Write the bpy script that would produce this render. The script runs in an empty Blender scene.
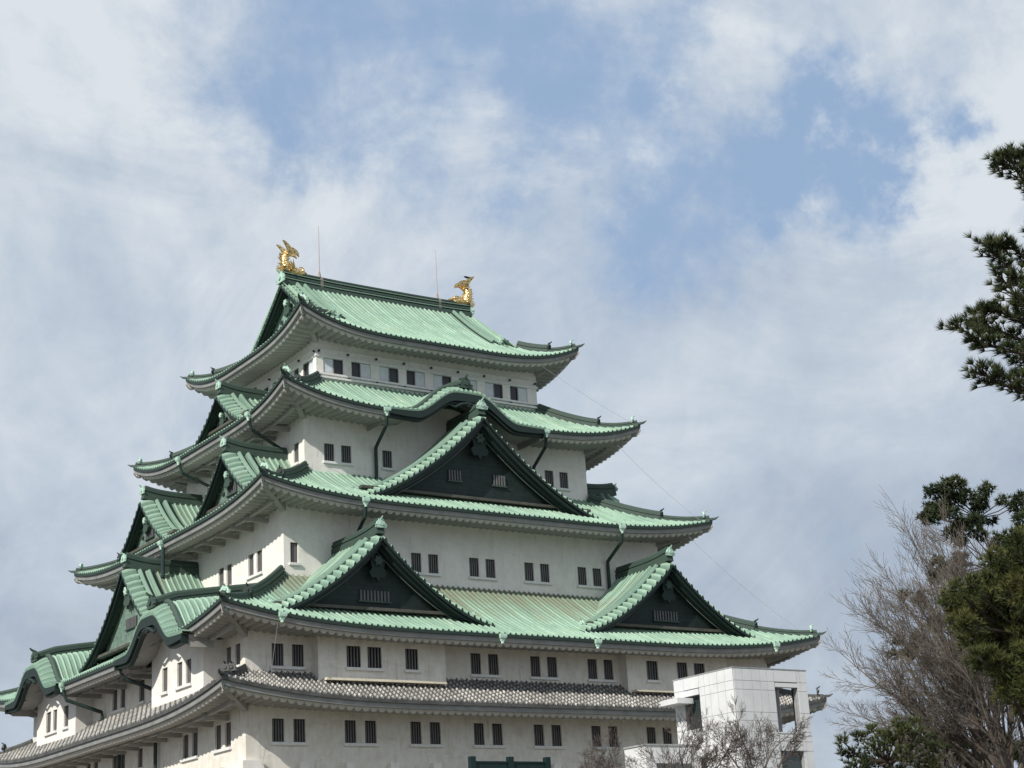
import bpy, math, random
import numpy as np
from mathutils import Vector
rad = math.radians
S = bpy.context.scene
# ------------------------------------------------------------------ camera
RT = Vector((0.8288817, -0.55685171, -0.05358458))
UP = Vector((-0.12749879, -0.28130694, 0.95111012))
FW = Vector((0.54470101, 0.7815258, 0.30416809))
CAM = Vector((-55.569, -95.124, -8.289))
FPX = 1712.16
cd = bpy.data.cameras.new('camera'); cam = bpy.data.objects.new('camera', cd); S.collection.objects.link(cam)
from mathutils import Matrix
cam.matrix_world = Matrix(((RT.x, UP.x, -FW.x, CAM.x), (RT.y, UP.y, -FW.y, CAM.y), (RT.z, UP.z, -FW.z, CAM.z), (0, 0, 0, 1)))
cd.sensor_fit = 'HORIZONTAL'; cd.sensor_width = 36; cd.lens = 36*FPX/1024; cd.clip_start = .3; cd.clip_end = 6000
S.camera = cam
# ------------------------------------------------------------------ sun + sky
SUN = Vector((-1.333, -0.526, 1.0)).normalized()
sl = bpy.data.lights.new('sun', 'SUN'); so = bpy.data.objects.new('sun', sl); S.collection.objects.link(so)
sl.energy = 4.2; sl.angle = rad(.55); sl.color = (1, .95, .87)
so.rotation_euler = SUN.to_track_quat('Z', 'Y').to_euler()
S.view_settings.view_transform = 'Standard'; S.view_settings.look = 'None'
S.view_settings.exposure = .08; S.view_settings.gamma = 1; S.view_settings.use_curve_mapping = False
W = bpy.data.worlds.new('World'); S.world = W; W.use_nodes = True
nt = W.node_tree; nt.nodes.clear(); N = nt.nodes.new; LK = nt.links.new
def pixdir(x, y):
    return (FW*FPX + RT*(x-512) - UP*(y-384)).normalized()
def wmath(op, a, b=None, c=None, clamp=False):
    n = N('ShaderNodeMath'); n.operation = op; n.use_clamp = clamp
    for i, v in enumerate((a, b, c)):
        if v is None: continue
        if isinstance(v, (int, float)): n.inputs[i].default_value = v
        else: LK(v, n.inputs[i])
    return n.outputs[0]
out = N('ShaderNodeOutputWorld'); bg = N('ShaderNodeBackground'); bg.inputs[1].default_value = .1
LK(bg.outputs[0], out.inputs[0])
sky = N('ShaderNodeTexSky'); sky.sky_type = 'NISHITA'; sky.sun_disc = False
sky.sun_elevation = math.asin(SUN.z); sky.sun_rotation = math.atan2(SUN.x, SUN.y)
sky.air_density = 1.0; sky.dust_density = .6; sky.ozone_density = 1.6
tc = N('ShaderNodeTexCoord')
def noise(scale, detail, rough, off=(0, 0, 0), dist=0., stretch=(1, 1, 1)):
    m = N('ShaderNodeMapping'); m.inputs['Location'].default_value = off; m.inputs['Scale'].default_value = stretch
    LK(tc.outputs['Generated'], m.inputs[0])
    n = N('ShaderNodeTexNoise'); n.inputs['Scale'].default_value = scale; n.inputs['Detail'].default_value = detail
    n.inputs['Roughness'].default_value = rough; n.inputs['Distortion'].default_value = dist; LK(m.outputs[0], n.inputs['Vector'])
    return n
wn = noise(9., 9, .62, (3.1, 1.2, .4))
wv = N('ShaderNodeVectorMath'); wv.operation = 'SUBTRACT'; LK(wn.outputs['Color'], wv.inputs[0]); wv.inputs[1].default_value = (.5, .5, .5)
ws = N('ShaderNodeVectorMath'); ws.operation = 'SCALE'; LK(wv.outputs[0], ws.inputs[0]); ws.inputs['Scale'].default_value = .27
wa = N('ShaderNodeVectorMath'); wa.operation = 'ADD'; LK(tc.outputs['Generated'], wa.inputs[0]); LK(ws.outputs[0], wa.inputs[1])
def blob(x, y, rpx, amp):
    d = pixdir(x, y); n = N('ShaderNodeVectorMath'); n.operation = 'DISTANCE'; LK(wa.outputs[0], n.inputs[0]); n.inputs[1].default_value = d
    q = wmath('DIVIDE', n.outputs['Value'], rpx/FPX); q = wmath('POWER', q, 2.); q = wmath('MULTIPLY', q, -1.)
    e = wmath('EXPONENT', q); return wmath('MULTIPLY', e, amp)
# openings of clear sky among the clouds
HOLES = [(430, 45, 150, .62), (270, 50, 100, .45), (560, 30, 120, .55), (330, 120, 60, .35), (600, 110, 70, .28), (720, 210, 90, .52), (820, 150, 85, .95), (840, 215, 75, .85),
         (640, 200, 70, .45), (570, 170, 60, .3), (110, 20, 60, .28), (575, 310, 60, .22)]
CLD = [(60, 190, 190, .35), (160, 90, 70, .45), (700, 70, 60, .4), (660, 130, 55, .45), (960, 120, 110, .5), (930, 250, 100, .4), (480, 130, 80, .25), (340, 210, 80, .25)]
acc = None
for h in HOLES:
    b = blob(*h); acc = b if acc is None else wmath('ADD', acc, b)
acc2 = None
for h in CLD:
    b = blob(*h); acc2 = b if acc2 is None else wmath('ADD', acc2, b)
n1 = noise(8, 9, .6, (0, 0, 0), .5); n2 = noise(30, 8, .65, (5, 2, 1), .6); n3 = noise(4.5, 9, .62, (2, 7, 1), 1.2, (1, 1, 1.6))
cov = wmath('SUBTRACT', wmath('MULTIPLY_ADD', n1.outputs[0], 1.5, .12), acc)
cov = wmath('ADD', cov, wmath('MULTIPLY', acc2, .6)); cov = wmath('MULTIPLY_ADD', wmath('SUBTRACT', n2.outputs[0], .5), .65, cov); cov = wmath('MULTIPLY_ADD', wmath('SUBTRACT', n3.outputs[0], .5), 1.0, cov)
mr = N('ShaderNodeMapRange'); mr.interpolation_type = 'SMOOTHSTEP'; LK(cov, mr.inputs[0]); mr.inputs[1].default_value = -.25; mr.inputs[2].default_value = .98
# cloud tone: grey towards the horizon, white where thick and sunlit
sep = N('ShaderNodeSeparateXYZ'); LK(tc.outputs['Generated'], sep.inputs[0])
tone = wmath('MULTIPLY_ADD', sep.outputs[2], 1.1, .22, True)
tone = wmath('ADD', tone, wmath('MULTIPLY', wmath('SUBTRACT', n1.outputs[0], .5), 1.2)); tone = wmath('MULTIPLY_ADD', wmath('SUBTRACT', n3.outputs[0], .5), 1.6, tone); tone = wmath('MULTIPLY_ADD', wmath('SUBTRACT', n2.outputs[0], .5), .3, tone); tone = wmath('ADD', tone, wmath('MULTIPLY', acc2, .45))
cr = N('ShaderNodeValToRGB'); LK(tone, cr.inputs[0])
cr.color_ramp.elements[0].position = .15; cr.color_ramp.elements[0].color = (.40, .455, .53, 1)
cr.color_ramp.elements[1].position = 1.15 if False else 1.0; cr.color_ramp.elements[1].color = (.67, .72, .77, 1)
e = cr.color_ramp.elements.new(.6); e.color = (.50, .57, .66, 1)
cs = N('ShaderNodeVectorMath'); cs.operation = 'SCALE'; LK(cr.outputs[0], cs.inputs[0]); cs.inputs['Scale'].default_value = 10.
# clear patches: the Nishita sky, veiled by thin high haze
hz = N('ShaderNodeMix'); hz.data_type = 'RGBA'; hz.inputs[0].default_value = .88; LK(sky.outputs[0], hz.inputs[6]); hz.inputs[7].default_value = (3.05, 4.30, 6.25, 1)
mx = N('ShaderNodeMix'); mx.data_type = 'RGBA'; LK(mr.outputs[0], mx.inputs[0]); LK(hz.outputs[2], mx.inputs[6]); LK(cs.outputs[0], mx.inputs[7])
LK(mx.outputs[2], bg.inputs[0])

# ------------------------------------------------------------------ materials
def gold_mat():
    m, t, b = new_mat('gold_leaf', .3, 1., .5)
    c = t.nodes.new('ShaderNodeTexCoord'); v = nd(t, 'ShaderNodeTexVoronoi', Scale=7.); t.links.new(c.outputs['Object'], v.inputs['Vector'])
    t.links.new(ramp(t, v.outputs['Distance'], [(.0, (.90, .68, .33)), (.5, (.72, .52, .23)), (.85, (.30, .20, .08))]), b.inputs['Base Color'])
    bump(t, b, v.outputs['Distance'], .5, .06); return m
def new_mat(name, rough=.7, metal=0., spec=.3):
    m = bpy.data.materials.new(name); m.use_nodes = True; b = m.node_tree.nodes['Principled BSDF']
    b.inputs['Roughness'].default_value = rough; b.inputs['Metallic'].default_value = metal
    b.inputs['Specular IOR Level'].default_value = spec
    return m, m.node_tree, b
def nd(t, ty, **kw):
    n = t.nodes.new(ty)
    for k, v in kw.items():
        if k in n.inputs: n.inputs[k].default_value = v
        else: setattr(n, k, v)
    return n
def ramp(t, fac, stops):
    r = t.nodes.new('ShaderNodeValToRGB'); t.links.new(fac, r.inputs[0])
    while len(r.color_ramp.elements) < len(stops): r.color_ramp.elements.new(.5)
    for e, (p, c) in zip(r.color_ramp.elements, stops):
        e.position = p; e.color = (*c, 1) if len(c) == 3 else c
    return r.outputs[0]
def mixc(t, f, a, b, mode='MIX'):
    m = t.nodes.new('ShaderNodeMix'); m.data_type = 'RGBA'; m.blend_type = mode
    for i, v in ((0, f), (6, a), (7, b)):
        if isinstance(v, (int, float)): m.inputs[i].default_value = v
        elif isinstance(v, tuple): m.inputs[i].default_value = (*v, 1)
        else: t.links.new(v, m.inputs[i])
    return m.outputs[2]
def tnoise(t, scale, detail=5, rough=.6, coord='Object', stretch=(1, 1, 1), dist=0):
    c = t.nodes.new('ShaderNodeTexCoord'); m = t.nodes.new('ShaderNodeMapping'); m.inputs['Scale'].default_value = stretch
    t.links.new(c.outputs[coord], m.inputs[0])
    n = nd(t, 'ShaderNodeTexNoise', Scale=scale, Detail=detail, Roughness=rough, Distortion=dist); t.links.new(m.outputs[0], n.inputs['Vector'])
    return n.outputs[0]
def tmath(t, op, a, b=0., clamp=False):
    n = t.nodes.new('ShaderNodeMath'); n.operation = op; n.use_clamp = clamp
    for i, v in enumerate((a, b)):
        if isinstance(v, (int, float)): n.inputs[i].default_value = v
        else: t.links.new(v, n.inputs[i])
    return n.outputs[0]
def bump(t, b, h, s=.3, d=.05):
    n = nd(t, 'ShaderNodeBump', Strength=s, Distance=d); t.links.new(h, n.inputs['Height']); t.links.new(n.outputs[0], b.inputs['Normal'])
def simple(name, col, rough=.7, metal=0, var=.15, scale=3., spec=.3):
    m, t, b = new_mat(name, rough, metal, spec)
    n = tnoise(t, scale)
    lo = tuple(c*(1-var) for c in col); hi = tuple(min(1, c*(1+var)) for c in col)
    t.links.new(ramp(t, n, [(.3, lo), (.7, hi)]), b.inputs['Base Color']); return m
def copper(name, brown=.0, dark=0., valley_shade=.45):
    m, t, b = new_mat(name, .62, 0, .35)
    n = tnoise(t, .55, 6, .65); n2 = tnoise(t, 3.2, 5, .7); n3 = tnoise(t, 14, 3, .6)
    base = ramp(t, n, [(.25, (.21, .34, .265)), (.5, (.35, .52, .40)), (.75, (.47, .63, .51))])
    base = mixc(t, tmath(t, 'MULTIPLY', ramp(t, n2, [(.45, (0, 0, 0)), (.75, (1, 1, 1))]), .45), base, (.42, .57, .43))
    uv = t.nodes.new('ShaderNodeUVMap'); uv.uv_map = 'UVMap'; sx = t.nodes.new('ShaderNodeSeparateXYZ'); t.links.new(uv.outputs[0], sx.inputs[0])
    # each copper strip of its own tone (UV x counts rolls) and streaks running down the strips
    mp = t.nodes.new('ShaderNodeMapping'); t.links.new(uv.outputs[0], mp.inputs[0]); mp.inputs['Scale'].default_value = (1.0, .22, 1)
    ns = nd(t, 'ShaderNodeTexNoise', Scale=1.3, Detail=4, Roughness=.7); t.links.new(mp.outputs[0], ns.inputs['Vector'])
    base = mixc(t, tmath(t, 'MULTIPLY', ramp(t, ns.outputs[0], [(.42, (0, 0, 0)), (.66, (1, 1, 1))]), .7), base, (.13, .22, .17))
    nb_ = tnoise(t, .9, 7, .7, dist=.8); base = mixc(t, tmath(t, 'MULTIPLY', ramp(t, nb_, [(.5, (0, 0, 0)), (.68, (1, 1, 1))]), .42), base, (.30, .33, .21))
    base = mixc(t, tmath(t, 'MULTIPLY', ramp(t, tnoise(t, 1.7, 6, .7), [(.55, (0, 0, 0)), (.72, (1, 1, 1))]), .55), base, (.52, .66, .55))
    if brown:
        # sheltered upper strips keep a brown oxide; UV y runs 0 at the eave to 1 at the head
        f = tmath(t, 'ADD', sx.outputs[1], tmath(t, 'MULTIPLY', tmath(t, 'SUBTRACT', ns.outputs[0], .5), 1.1))
        f = tmath(t, 'ADD', f, tmath(t, 'MULTIPLY', tmath(t, 'SUBTRACT', n, .5), 1.0))
        f = ramp(t, f, [(.42, (0, 0, 0)), (.85, (1, 1, 1))])
        base = mixc(t, tmath(t, 'MULTIPLY', f, brown), base, (.215, .215, .145))
    base = mixc(t, tmath(t, 'MULTIPLY', ramp(t, n3, [(.55, (0, 0, 0)), (.8, (1, 1, 1))]), .3), base, (.13, .22, .17))
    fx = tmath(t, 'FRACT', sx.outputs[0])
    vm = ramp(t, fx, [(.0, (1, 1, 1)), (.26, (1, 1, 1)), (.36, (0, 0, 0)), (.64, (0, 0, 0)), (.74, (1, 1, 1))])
    base = mixc(t, tmath(t, 'MULTIPLY', vm, valley_shade), base, (.085, .15, .115))  # shade between the rolls painted into the colour to deepen their relief
    fy = tmath(t, 'FRACT', tmath(t, 'MULTIPLY', sx.outputs[1], 6.5)); base = mixc(t, tmath(t, 'MULTIPLY', ramp(t, fy, [(.0, (1, 1, 1)), (.05, (0, 0, 0))]), .35 if valley_shade < .6 else 0.), base, (.10, .17, .13))
    wn = t.nodes.new('ShaderNodeTexWhiteNoise'); wn.noise_dimensions = '1D'; t.links.new(tmath(t, 'FLOOR', sx.outputs[0]), wn.inputs['W'])
    base = mixc(t, tmath(t, 'MULTIPLY', wn.outputs[0], .30), base, (.19, .31, .24))
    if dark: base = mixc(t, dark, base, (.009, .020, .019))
    t.links.new(base, b.inputs['Base Color']); bump(t, b, n3, .25, .03); return m
def plaster(name, warm=.3, stain=.5, base=(.77, .765, .735)):
    m, t, b = new_mat(name, .85, 0, .15)
    n = tnoise(t, .35, 6, .65); n2 = tnoise(t, 2.2, 6, .7, stretch=(1, 1, .45)); n3 = tnoise(t, 30, 3, .6)
    ns = tnoise(t, 2.2, 6, .7, stretch=(.6, .6, 1.6), dist=.6)
    c = ramp(t, n, [(.3, tuple(x*.9 for x in base)), (.7, base)])
    c = mixc(t, tmath(t, 'MULTIPLY', ramp(t, n2, [(.42, (0, 0, 0)), (.72, (1, 1, 1))]), stain), c, (.56, .52-.04*warm, .45-.08*warm))
    c = mixc(t, tmath(t, 'MULTIPLY', ramp(t, ns, [(.52, (0, 0, 0)), (.75, (1, 1, 1))]), stain*.7), c, (.42, .39, .34))
    nv_ = tnoise(t, 5.0, 4, .6, stretch=(1, 1, .05)); nk = tnoise(t, .8, 3, .6)
    c = mixc(t, tmath(t, 'MULTIPLY', tmath(t, 'MULTIPLY', ramp(t, nv_, [(.56, (0, 0, 0)), (.70, (1, 1, 1))]), ramp(t, nk, [(.45, (0, 0, 0)), (.65, (1, 1, 1))])), stain*.8), c, (.30, .285, .25))
    t.links.new(c, b.inputs['Base Color']); bump(t, b, n3, .15, .02); return m
def board_mat(name, col, per=.28, var=.3):
    m, t, b = new_mat(name, .6, 0, .35)
    c = t.nodes.new('ShaderNodeTexCoord'); s = t.nodes.new('ShaderNodeSeparateXYZ'); t.links.new(c.outputs['Object'], s.inputs[0])
    fr = tmath(t, 'FRACT', tmath(t, 'DIVIDE', s.outputs[2], per))
    n = tnoise(t, 2.5, 5, .7)
    cc = ramp(t, n, [(.3, tuple(x*(1-var) for x in col)), (.75, tuple(x*(1+var) for x in col))])
    line = ramp(t, fr, [(0., (1, 1, 1)), (.1, (0, 0, 0))])
    t.links.new(mixc(t, tmath(t, 'MULTIPLY', line, .6), cc, tuple(x*.35 for x in col)), b.inputs['Base Color'])
    bump(t, b, fr, .8, .05); return m
def tile_mat():
    m, t, b = new_mat('clay_tile', .55, 0, .4)
    uv = t.nodes.new('ShaderNodeUVMap'); uv.uv_map = 'UVMap'; sx = t.nodes.new('ShaderNodeSeparateXYZ'); t.links.new(uv.outputs[0], sx.inputs[0])
    # white lime pointing over the joints of the tile rolls, UV y in courses
    fx = tmath(t, 'FRACT', sx.outputs[0]); fy = tmath(t, 'FRACT', tmath(t, 'ADD', tmath(t, 'MULTIPLY', sx.outputs[1], 9.), tmath(t, 'MULTIPLY', tmath(t, 'FLOOR', sx.outputs[0]), .5)))
    rx = ramp(t, fx, [(.27, (0, 0, 0)), (.31, (1, 1, 1)), (.69, (1, 1, 1)), (.73, (0, 0, 0))])
    ry = ramp(t, fy, [(.0, (1, 1, 1)), (.55, (1, 1, 1)), (.62, (0, 0, 0)), (.96, (0, 0, 0)), (1., (1, 1, 1))])
    n = tnoise(t, 2.0, 6, .7); n2 = tnoise(t, .5, 4, .6)
    g = ramp(t, n, [(.3, (.055, .055, .057)), (.7, (.15, .148, .14))]); wcol = ramp(t, n, [(.3, (.30, .29, .27)), (.7, (.66, .64, .59))]); n4 = tnoise(t, 5.5, 3, .6)
    f = tmath(t, 'MULTIPLY', tmath(t, 'MULTIPLY', rx, ry), tmath(t, 'MULTIPLY', ramp(t, n2, [(.25, (.45, .45, .45)), (.6, (1, 1, 1))]), ramp(t, n4, [(.32, (.1, .1, .1)), (.5, (1, 1, 1))])))
    t.links.new(mixc(t, f, g, wcol), b.inputs['Base Color']); return m
def stone_mat():
    m, t, b = new_mat('rough_stone', .9, 0, .15)
    c = t.nodes.new('ShaderNodeTexCoord'); v = nd(t, 'ShaderNodeTexVoronoi', Scale=.9); t.links.new(c.outputs['Object'], v.inputs['Vector'])
    v2 = nd(t, 'ShaderNodeTexVoronoi', Scale=.9, feature='DISTANCE_TO_EDGE'); t.links.new(c.outputs['Object'], v2.inputs['Vector'])
    col = ramp(t, v.outputs['Color'], [(.1, (.16, .15, .13)), (.9, (.36, .34, .30))])
    col = mixc(t, ramp(t, v2.outputs[0], [(.0, (1, 1, 1)), (.06, (0, 0, 0))]), col, (.04, .038, .035))
    t.links.new(col, b.inputs['Base Color']); bump(t, b, v2.outputs[0], .8, .2); return m
def leaf_mat(name, a, b_, c_):
    m, t, b = new_mat(name, .65, 0, .25)
    oi = t.nodes.new('ShaderNodeUVMap'); oi.uv_map = 'UVMap'; s = t.nodes.new('ShaderNodeSeparateXYZ'); t.links.new(oi.outputs[0], s.inputs[0])
    t.links.new(ramp(t, s.outputs[0], [(0, a), (.5, b_), (1, c_)]), b.inputs['Base Color'])
    b.inputs['Subsurface Weight'].default_value = 0
    return m
M = dict(
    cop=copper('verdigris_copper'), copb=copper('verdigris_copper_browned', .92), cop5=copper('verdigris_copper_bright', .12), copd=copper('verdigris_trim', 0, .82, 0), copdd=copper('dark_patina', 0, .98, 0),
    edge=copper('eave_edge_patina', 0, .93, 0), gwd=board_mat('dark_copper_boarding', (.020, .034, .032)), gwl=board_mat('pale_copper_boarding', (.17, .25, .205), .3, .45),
    wall=plaster('white_plaster', .3, .34, (.85, .83, .785)), wallw=plaster('weathered_plaster', .7, .6, (.82, .79, .725)), sof=plaster('shaded_soffit_plaster', .3, .3, (.33, .327, .318)), raft=plaster('rafter_plaster', .3, .3, (.66, .65, .62)),  # soffit plaster darkened for eave shade; rafter ends are the same plaster, lighter
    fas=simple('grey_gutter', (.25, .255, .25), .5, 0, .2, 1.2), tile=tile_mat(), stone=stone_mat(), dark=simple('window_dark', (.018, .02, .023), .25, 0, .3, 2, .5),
    bars=simple('window_bars', (.17, .165, .165), .6), white=simple('white_trim', (.72, .72, .70), .7, 0, .1), shut=simple('shutter_panel', (.62, .66, .69), .55, 0, .08),
    gold=gold_mat(), tarn=simple('tarnished_tile', (.085, .088, .085), .6, 0, .4, 2), pipe=simple('dark_pipe', (.025, .045, .042), .5, 0, .3),
    mint=simple('pale_verdigris', (.42, .60, .50), .6, 0, .25, 2), wire=simple('steel_wire', (.5, .5, .48), .4, .6), mast=simple('rod_metal', (.35, .28, .24), .5, .4),
    panel=None, glass=simple('tinted_glass', (.03, .045, .045), .08, 0, .2, .6, .8), seam=simple('joint_grey', (.30, .31, .32), .7),
    cream=simple('cream_flashing', (.72, .66, .52), .7, 0, .1), grn=simple('dark_green_paint', (.008, .024, .025), .45, 0, .15), bark=simple('grey_bark', (.115, .095, .08), .9, 0, .35, 4), barkp=simple('pine_bark', (.055, .042, .033), .9, 0, .4, 3),
    twig=simple('twig', (.10, .082, .072), .85, 0, .3, 2), ground=simple('gravel', (.12, .115, .105), .95, 0, .2, .6), grass=simple('dry_lawn', (.15, .14, .07), .95, 0, .3, 1), bird=simple('black_feathers', (.02, .02, .022), .5),
    twigz=simple('zelkova_twig', (.122, .104, .088), .85, 0, .3, 2), nd3b=leaf_mat('pine_shoots', (.016, .026, .010), (.045, .058, .018), (.09, .10, .032)),
    nd1=leaf_mat('near_needles', (.018, .029, .011), (.046, .063, .023), (.11, .12, .045)), nd2=leaf_mat('yellow_needles', (.022, .035, .009), (.048, .060, .016), (.125, .118, .030)),
    nd3=leaf_mat('dark_leaves', (.010, .020, .009), (.028, .042, .016), (.065, .075, .028)), nd4=leaf_mat('brown_needles', (.04, .03, .012), (.09, .065, .03), (.12, .09, .045)))
def panel_mat():
    m, t, b = new_mat('white_cladding', .5, 0, .4)
    n = tnoise(t, .8, 4, .6); ns = tnoise(t, 2.5, 4, .6, stretch=(1, 1, .1))
    c = ramp(t, n, [(.3, (.58, .59, .60)), (.7, (.70, .71, .715))]); c = mixc(t, tmath(t, 'MULTIPLY', ramp(t, ns, [(.5, (0, 0, 0)), (.75, (1, 1, 1))]), .3), c, (.52, .53, .53))
    t.links.new(c, b.inputs['Base Color']); return m
M['panel'] = panel_mat()

# ------------------------------------------------------------------ mesh helpers
class MB:
    def __init__(s): s.v = []; s.f = []; s.uv = []   # uv: per-vertex
    def add(s, V, F, UV=None):
        o = len(s.v); s.v.extend([tuple(map(float, p)) for p in V]); s.f.extend([tuple(i+o for i in f) for f in F])
        s.uv.extend(UV if UV is not None else [(0., 0.)]*len(V)); return s
    def grid(s, P, UV=None, closeu=False):
        nu, nv = len(P), len(P[0]); V = [p for r in P for p in r]; F = []
        for i in range(nu-1+(1 if closeu else 0)):
            for j in range(nv-1):
                a = i*nv+j; b = ((i+1) % nu)*nv+j; F.append((a, b, b+1, a+1))
        s.add(V, F, [q for r in UV for q in r] if UV is not None else None); return s
    def box(s, lo, hi, T=None):
        x0, y0, z0 = lo; x1, y1, z1 = hi
        V = [(x, y, z) for z in (z0, z1) for y in (y0, y1) for x in (x0, x1)]
        if T: V = [T(*p) for p in V]
        s.add(V, [(0, 2, 3, 1), (4, 5, 7, 6), (0, 1, 5, 4), (2, 6, 7, 3), (0, 4, 6, 2), (1, 3, 7, 5)]); return s
    def sweep(s, path, prof, cap=True, scale=None):
        path = [Vector(p) for p in path]; n = len(path); R = []
        for i, p in enumerate(path):
            t = (path[min(i+1, n-1)]-path[max(i-1, 0)]).normalized()
            side = t.cross(Vector((0, 0, 1)));
            if side.length < 1e-4: side = Vector((1, 0, 0))
            side.normalize(); up = side.cross(t); k = scale[i] if scale else 1
            R.append([tuple(p+side*(a*k)+up*(b*k)) for a, b in prof])
        m = len(prof); V = [q for r in R for q in r]; F = []
        for i in range(n-1):
            for j in range(m): F.append((i*m+j, i*m+(j+1) % m, (i+1)*m+(j+1) % m, (i+1)*m+j))
        if cap: F.append(tuple(range(m))[::-1]); F.append(tuple((n-1)*m+j for j in range(m)))
        s.add(V, F); return s
    def tube(s, path, r, k=8, scale=None, cap=True):
        return s.sweep(path, [(r*math.cos(2*math.pi*j/k), r*math.sin(2*math.pi*j/k)) for j in range(k)], cap, scale)
    def build(s, name, mat, parent=None, smooth=False, uvs=True):
        me = bpy.data.meshes.new(name); me.from_pydata(s.v, [], s.f); me.materials.append(mat)
        ul = me.uv_layers.new(name='UVMap'); vi = np.empty(len(me.loops), np.int32); me.loops.foreach_get('vertex_index', vi)
        ul.data.foreach_set('uv', np.array(s.uv, np.float32)[vi].ravel())
        if smooth: me.polygons.foreach_set('use_smooth', [True]*len(me.polygons))
        me.update(); o = bpy.data.objects.new(name, me); S.collection.objects.link(o)
        if parent: o.parent = parent
        return o
def thing(name, label, cat, loc=(0, 0, 0), group=None):
    o = bpy.data.objects.new(name, None); S.collection.objects.link(o); o.location = loc; o['label'] = label; o['category'] = cat
    if group: o['group'] = group
    return o
def tag(o, label, cat, group=None):
    o['label'] = label; o['category'] = cat
    if group: o['group'] = group
    return o
def at0(o, loc):   # move origin of a top-level empty while its parts stay in world coordinates
    pass
TS = {'R': lambda a, b, z: (a, -b, z), 'L': lambda a, b, z: (-b, a, z), 'B': lambda a, b, z: (a, b, z), 'E': lambda a, b, z: (b, a, z)}
# ------------------------------------------------------------------ setting
g = MB(); g.add([(-3000, -3000, -10), (3000, -3000, -10), (3000, 3000, -10), (-3000, 3000, -10)], [(0, 1, 2, 3)])
o = g.build('ground', M['ground']); o['kind'] = 'structure'
g = MB(); g.add([(-60, -46, -9.99), (60, -46, -9.99), (60, -28, -9.99), (-60, -28, -9.99)], [(0, 1, 2, 3)]); o = g.build('lawn', M['grass']); o['kind'] = 'structure'
# stone foundation with the concave batter of a castle base
g = MB(); rows = []
for k in range(9):
    t = k/8; off = .25+6.2*(1-t)**1.7; z = -10+9.75*t; X, Y = 17.74+off, 15.87+off
    rows.append([(-X, -Y, z), (X, -Y, z), (X, Y, z), (-X, Y, z), (-X, -Y, z)])
g.grid(rows); g.add([rows[-1][i] for i in range(4)], [(0, 1, 2, 3)])
tag(g.build('stone_foundation', M['stone']), 'battered stone foundation carrying the white castle keep', 'stone base')

# ------------------------------------------------------------------ the keep
KEEP = thing('castle_keep', 'white five-tiered Japanese castle keep with green copper roofs', 'castle')
HX = {1: 17.74, 2: 17.74, 3: 13.31, 4: 10.32, 5: 8.27}; HY = {1: 15.87, 2: 15.87, 3: 11.55, 4: 8.49, 5: 6.34}
OV = {1: 2.42, 2: 2.43, 3: 2.58, 4: 2.69, 5: 2.15}
ZE = {1: 3.38, 2: 7.12, 3: 15.1, 4: 21.68, 5: 27.42}; DD = {1: 2.55, 2: 6.75, 3: 5.64, 4: 4.84, 5: 3.0}
ZI = {1: 5.05, 2: 11.05, 3: 18.1, 4: 24.6, 5: 29.1}; LA = {1: .95, 2: 1.05, 3: .95, 4: 1.25, 5: 1.35}; LC = {1: 14., 2: 14., 3: 11., 4: 9., 5: 8.}
SAG = {1: .1, 2: .28, 3: .28, 4: .25, 5: .3}
EX = {i: HX[i]+OV[i] for i in HX}; EY = {i: HY[i]+OV[i] for i in HY}
def prof(i, d):
    if i == 5:
        t = d/8.49; return ZE[5]+6.0*((1-.3)*t+.3*t*t)
    t = d/DD[i]; return ZE[i]+(ZI[i]-ZE[i])*((1-SAG[i])*t+SAG[i]*t*t)
def lift(i, c, d):
    q = max(0., 1-c/LC[i]); return LA[i]*q**3*max(0., 1-d/(DD[i] if i != 5 else 3.6))
PAT = [(0, 0), (.30, 0), (.345, .6), (.42, .93), (.5, 1.), (.58, .93), (.655, .6), (.70, 0)]
def columns(a0, a1, p, h):
    n = max(1, round((a1-a0)/p)); p = (a1-a0)/n
    out = [(a0+(k+f)*p, h*hh, k+f) for k in range(n) for f, hh in PAT]; out.append((a1, 0, n)); return out
CUT = {(4, 'R'): [(-6.0, 5.0)], (2, 'L'): [(-14.0, -5.5), (4.4, 12.9)]}
def eh(i, side): return (EX[i], EY[i]) if side in 'RB' else (EY[i], EX[i])
def sst(a, b, x):
    q = min(1., max(0., (x-a)/(b-a))); return q*q*(3-2*q)
def kbump(t): return 0. if t >= 1 else .86*(1-sst(.14, .66, t))+.14*(1-sst(0, 1, t))
KAR = {(4, 'R'): [(-.5, 5.6, 1.62)], (2, 'L'): [(-9.75, 4.5, 1.62), (8.67, 4.5, 1.62)]}
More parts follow.
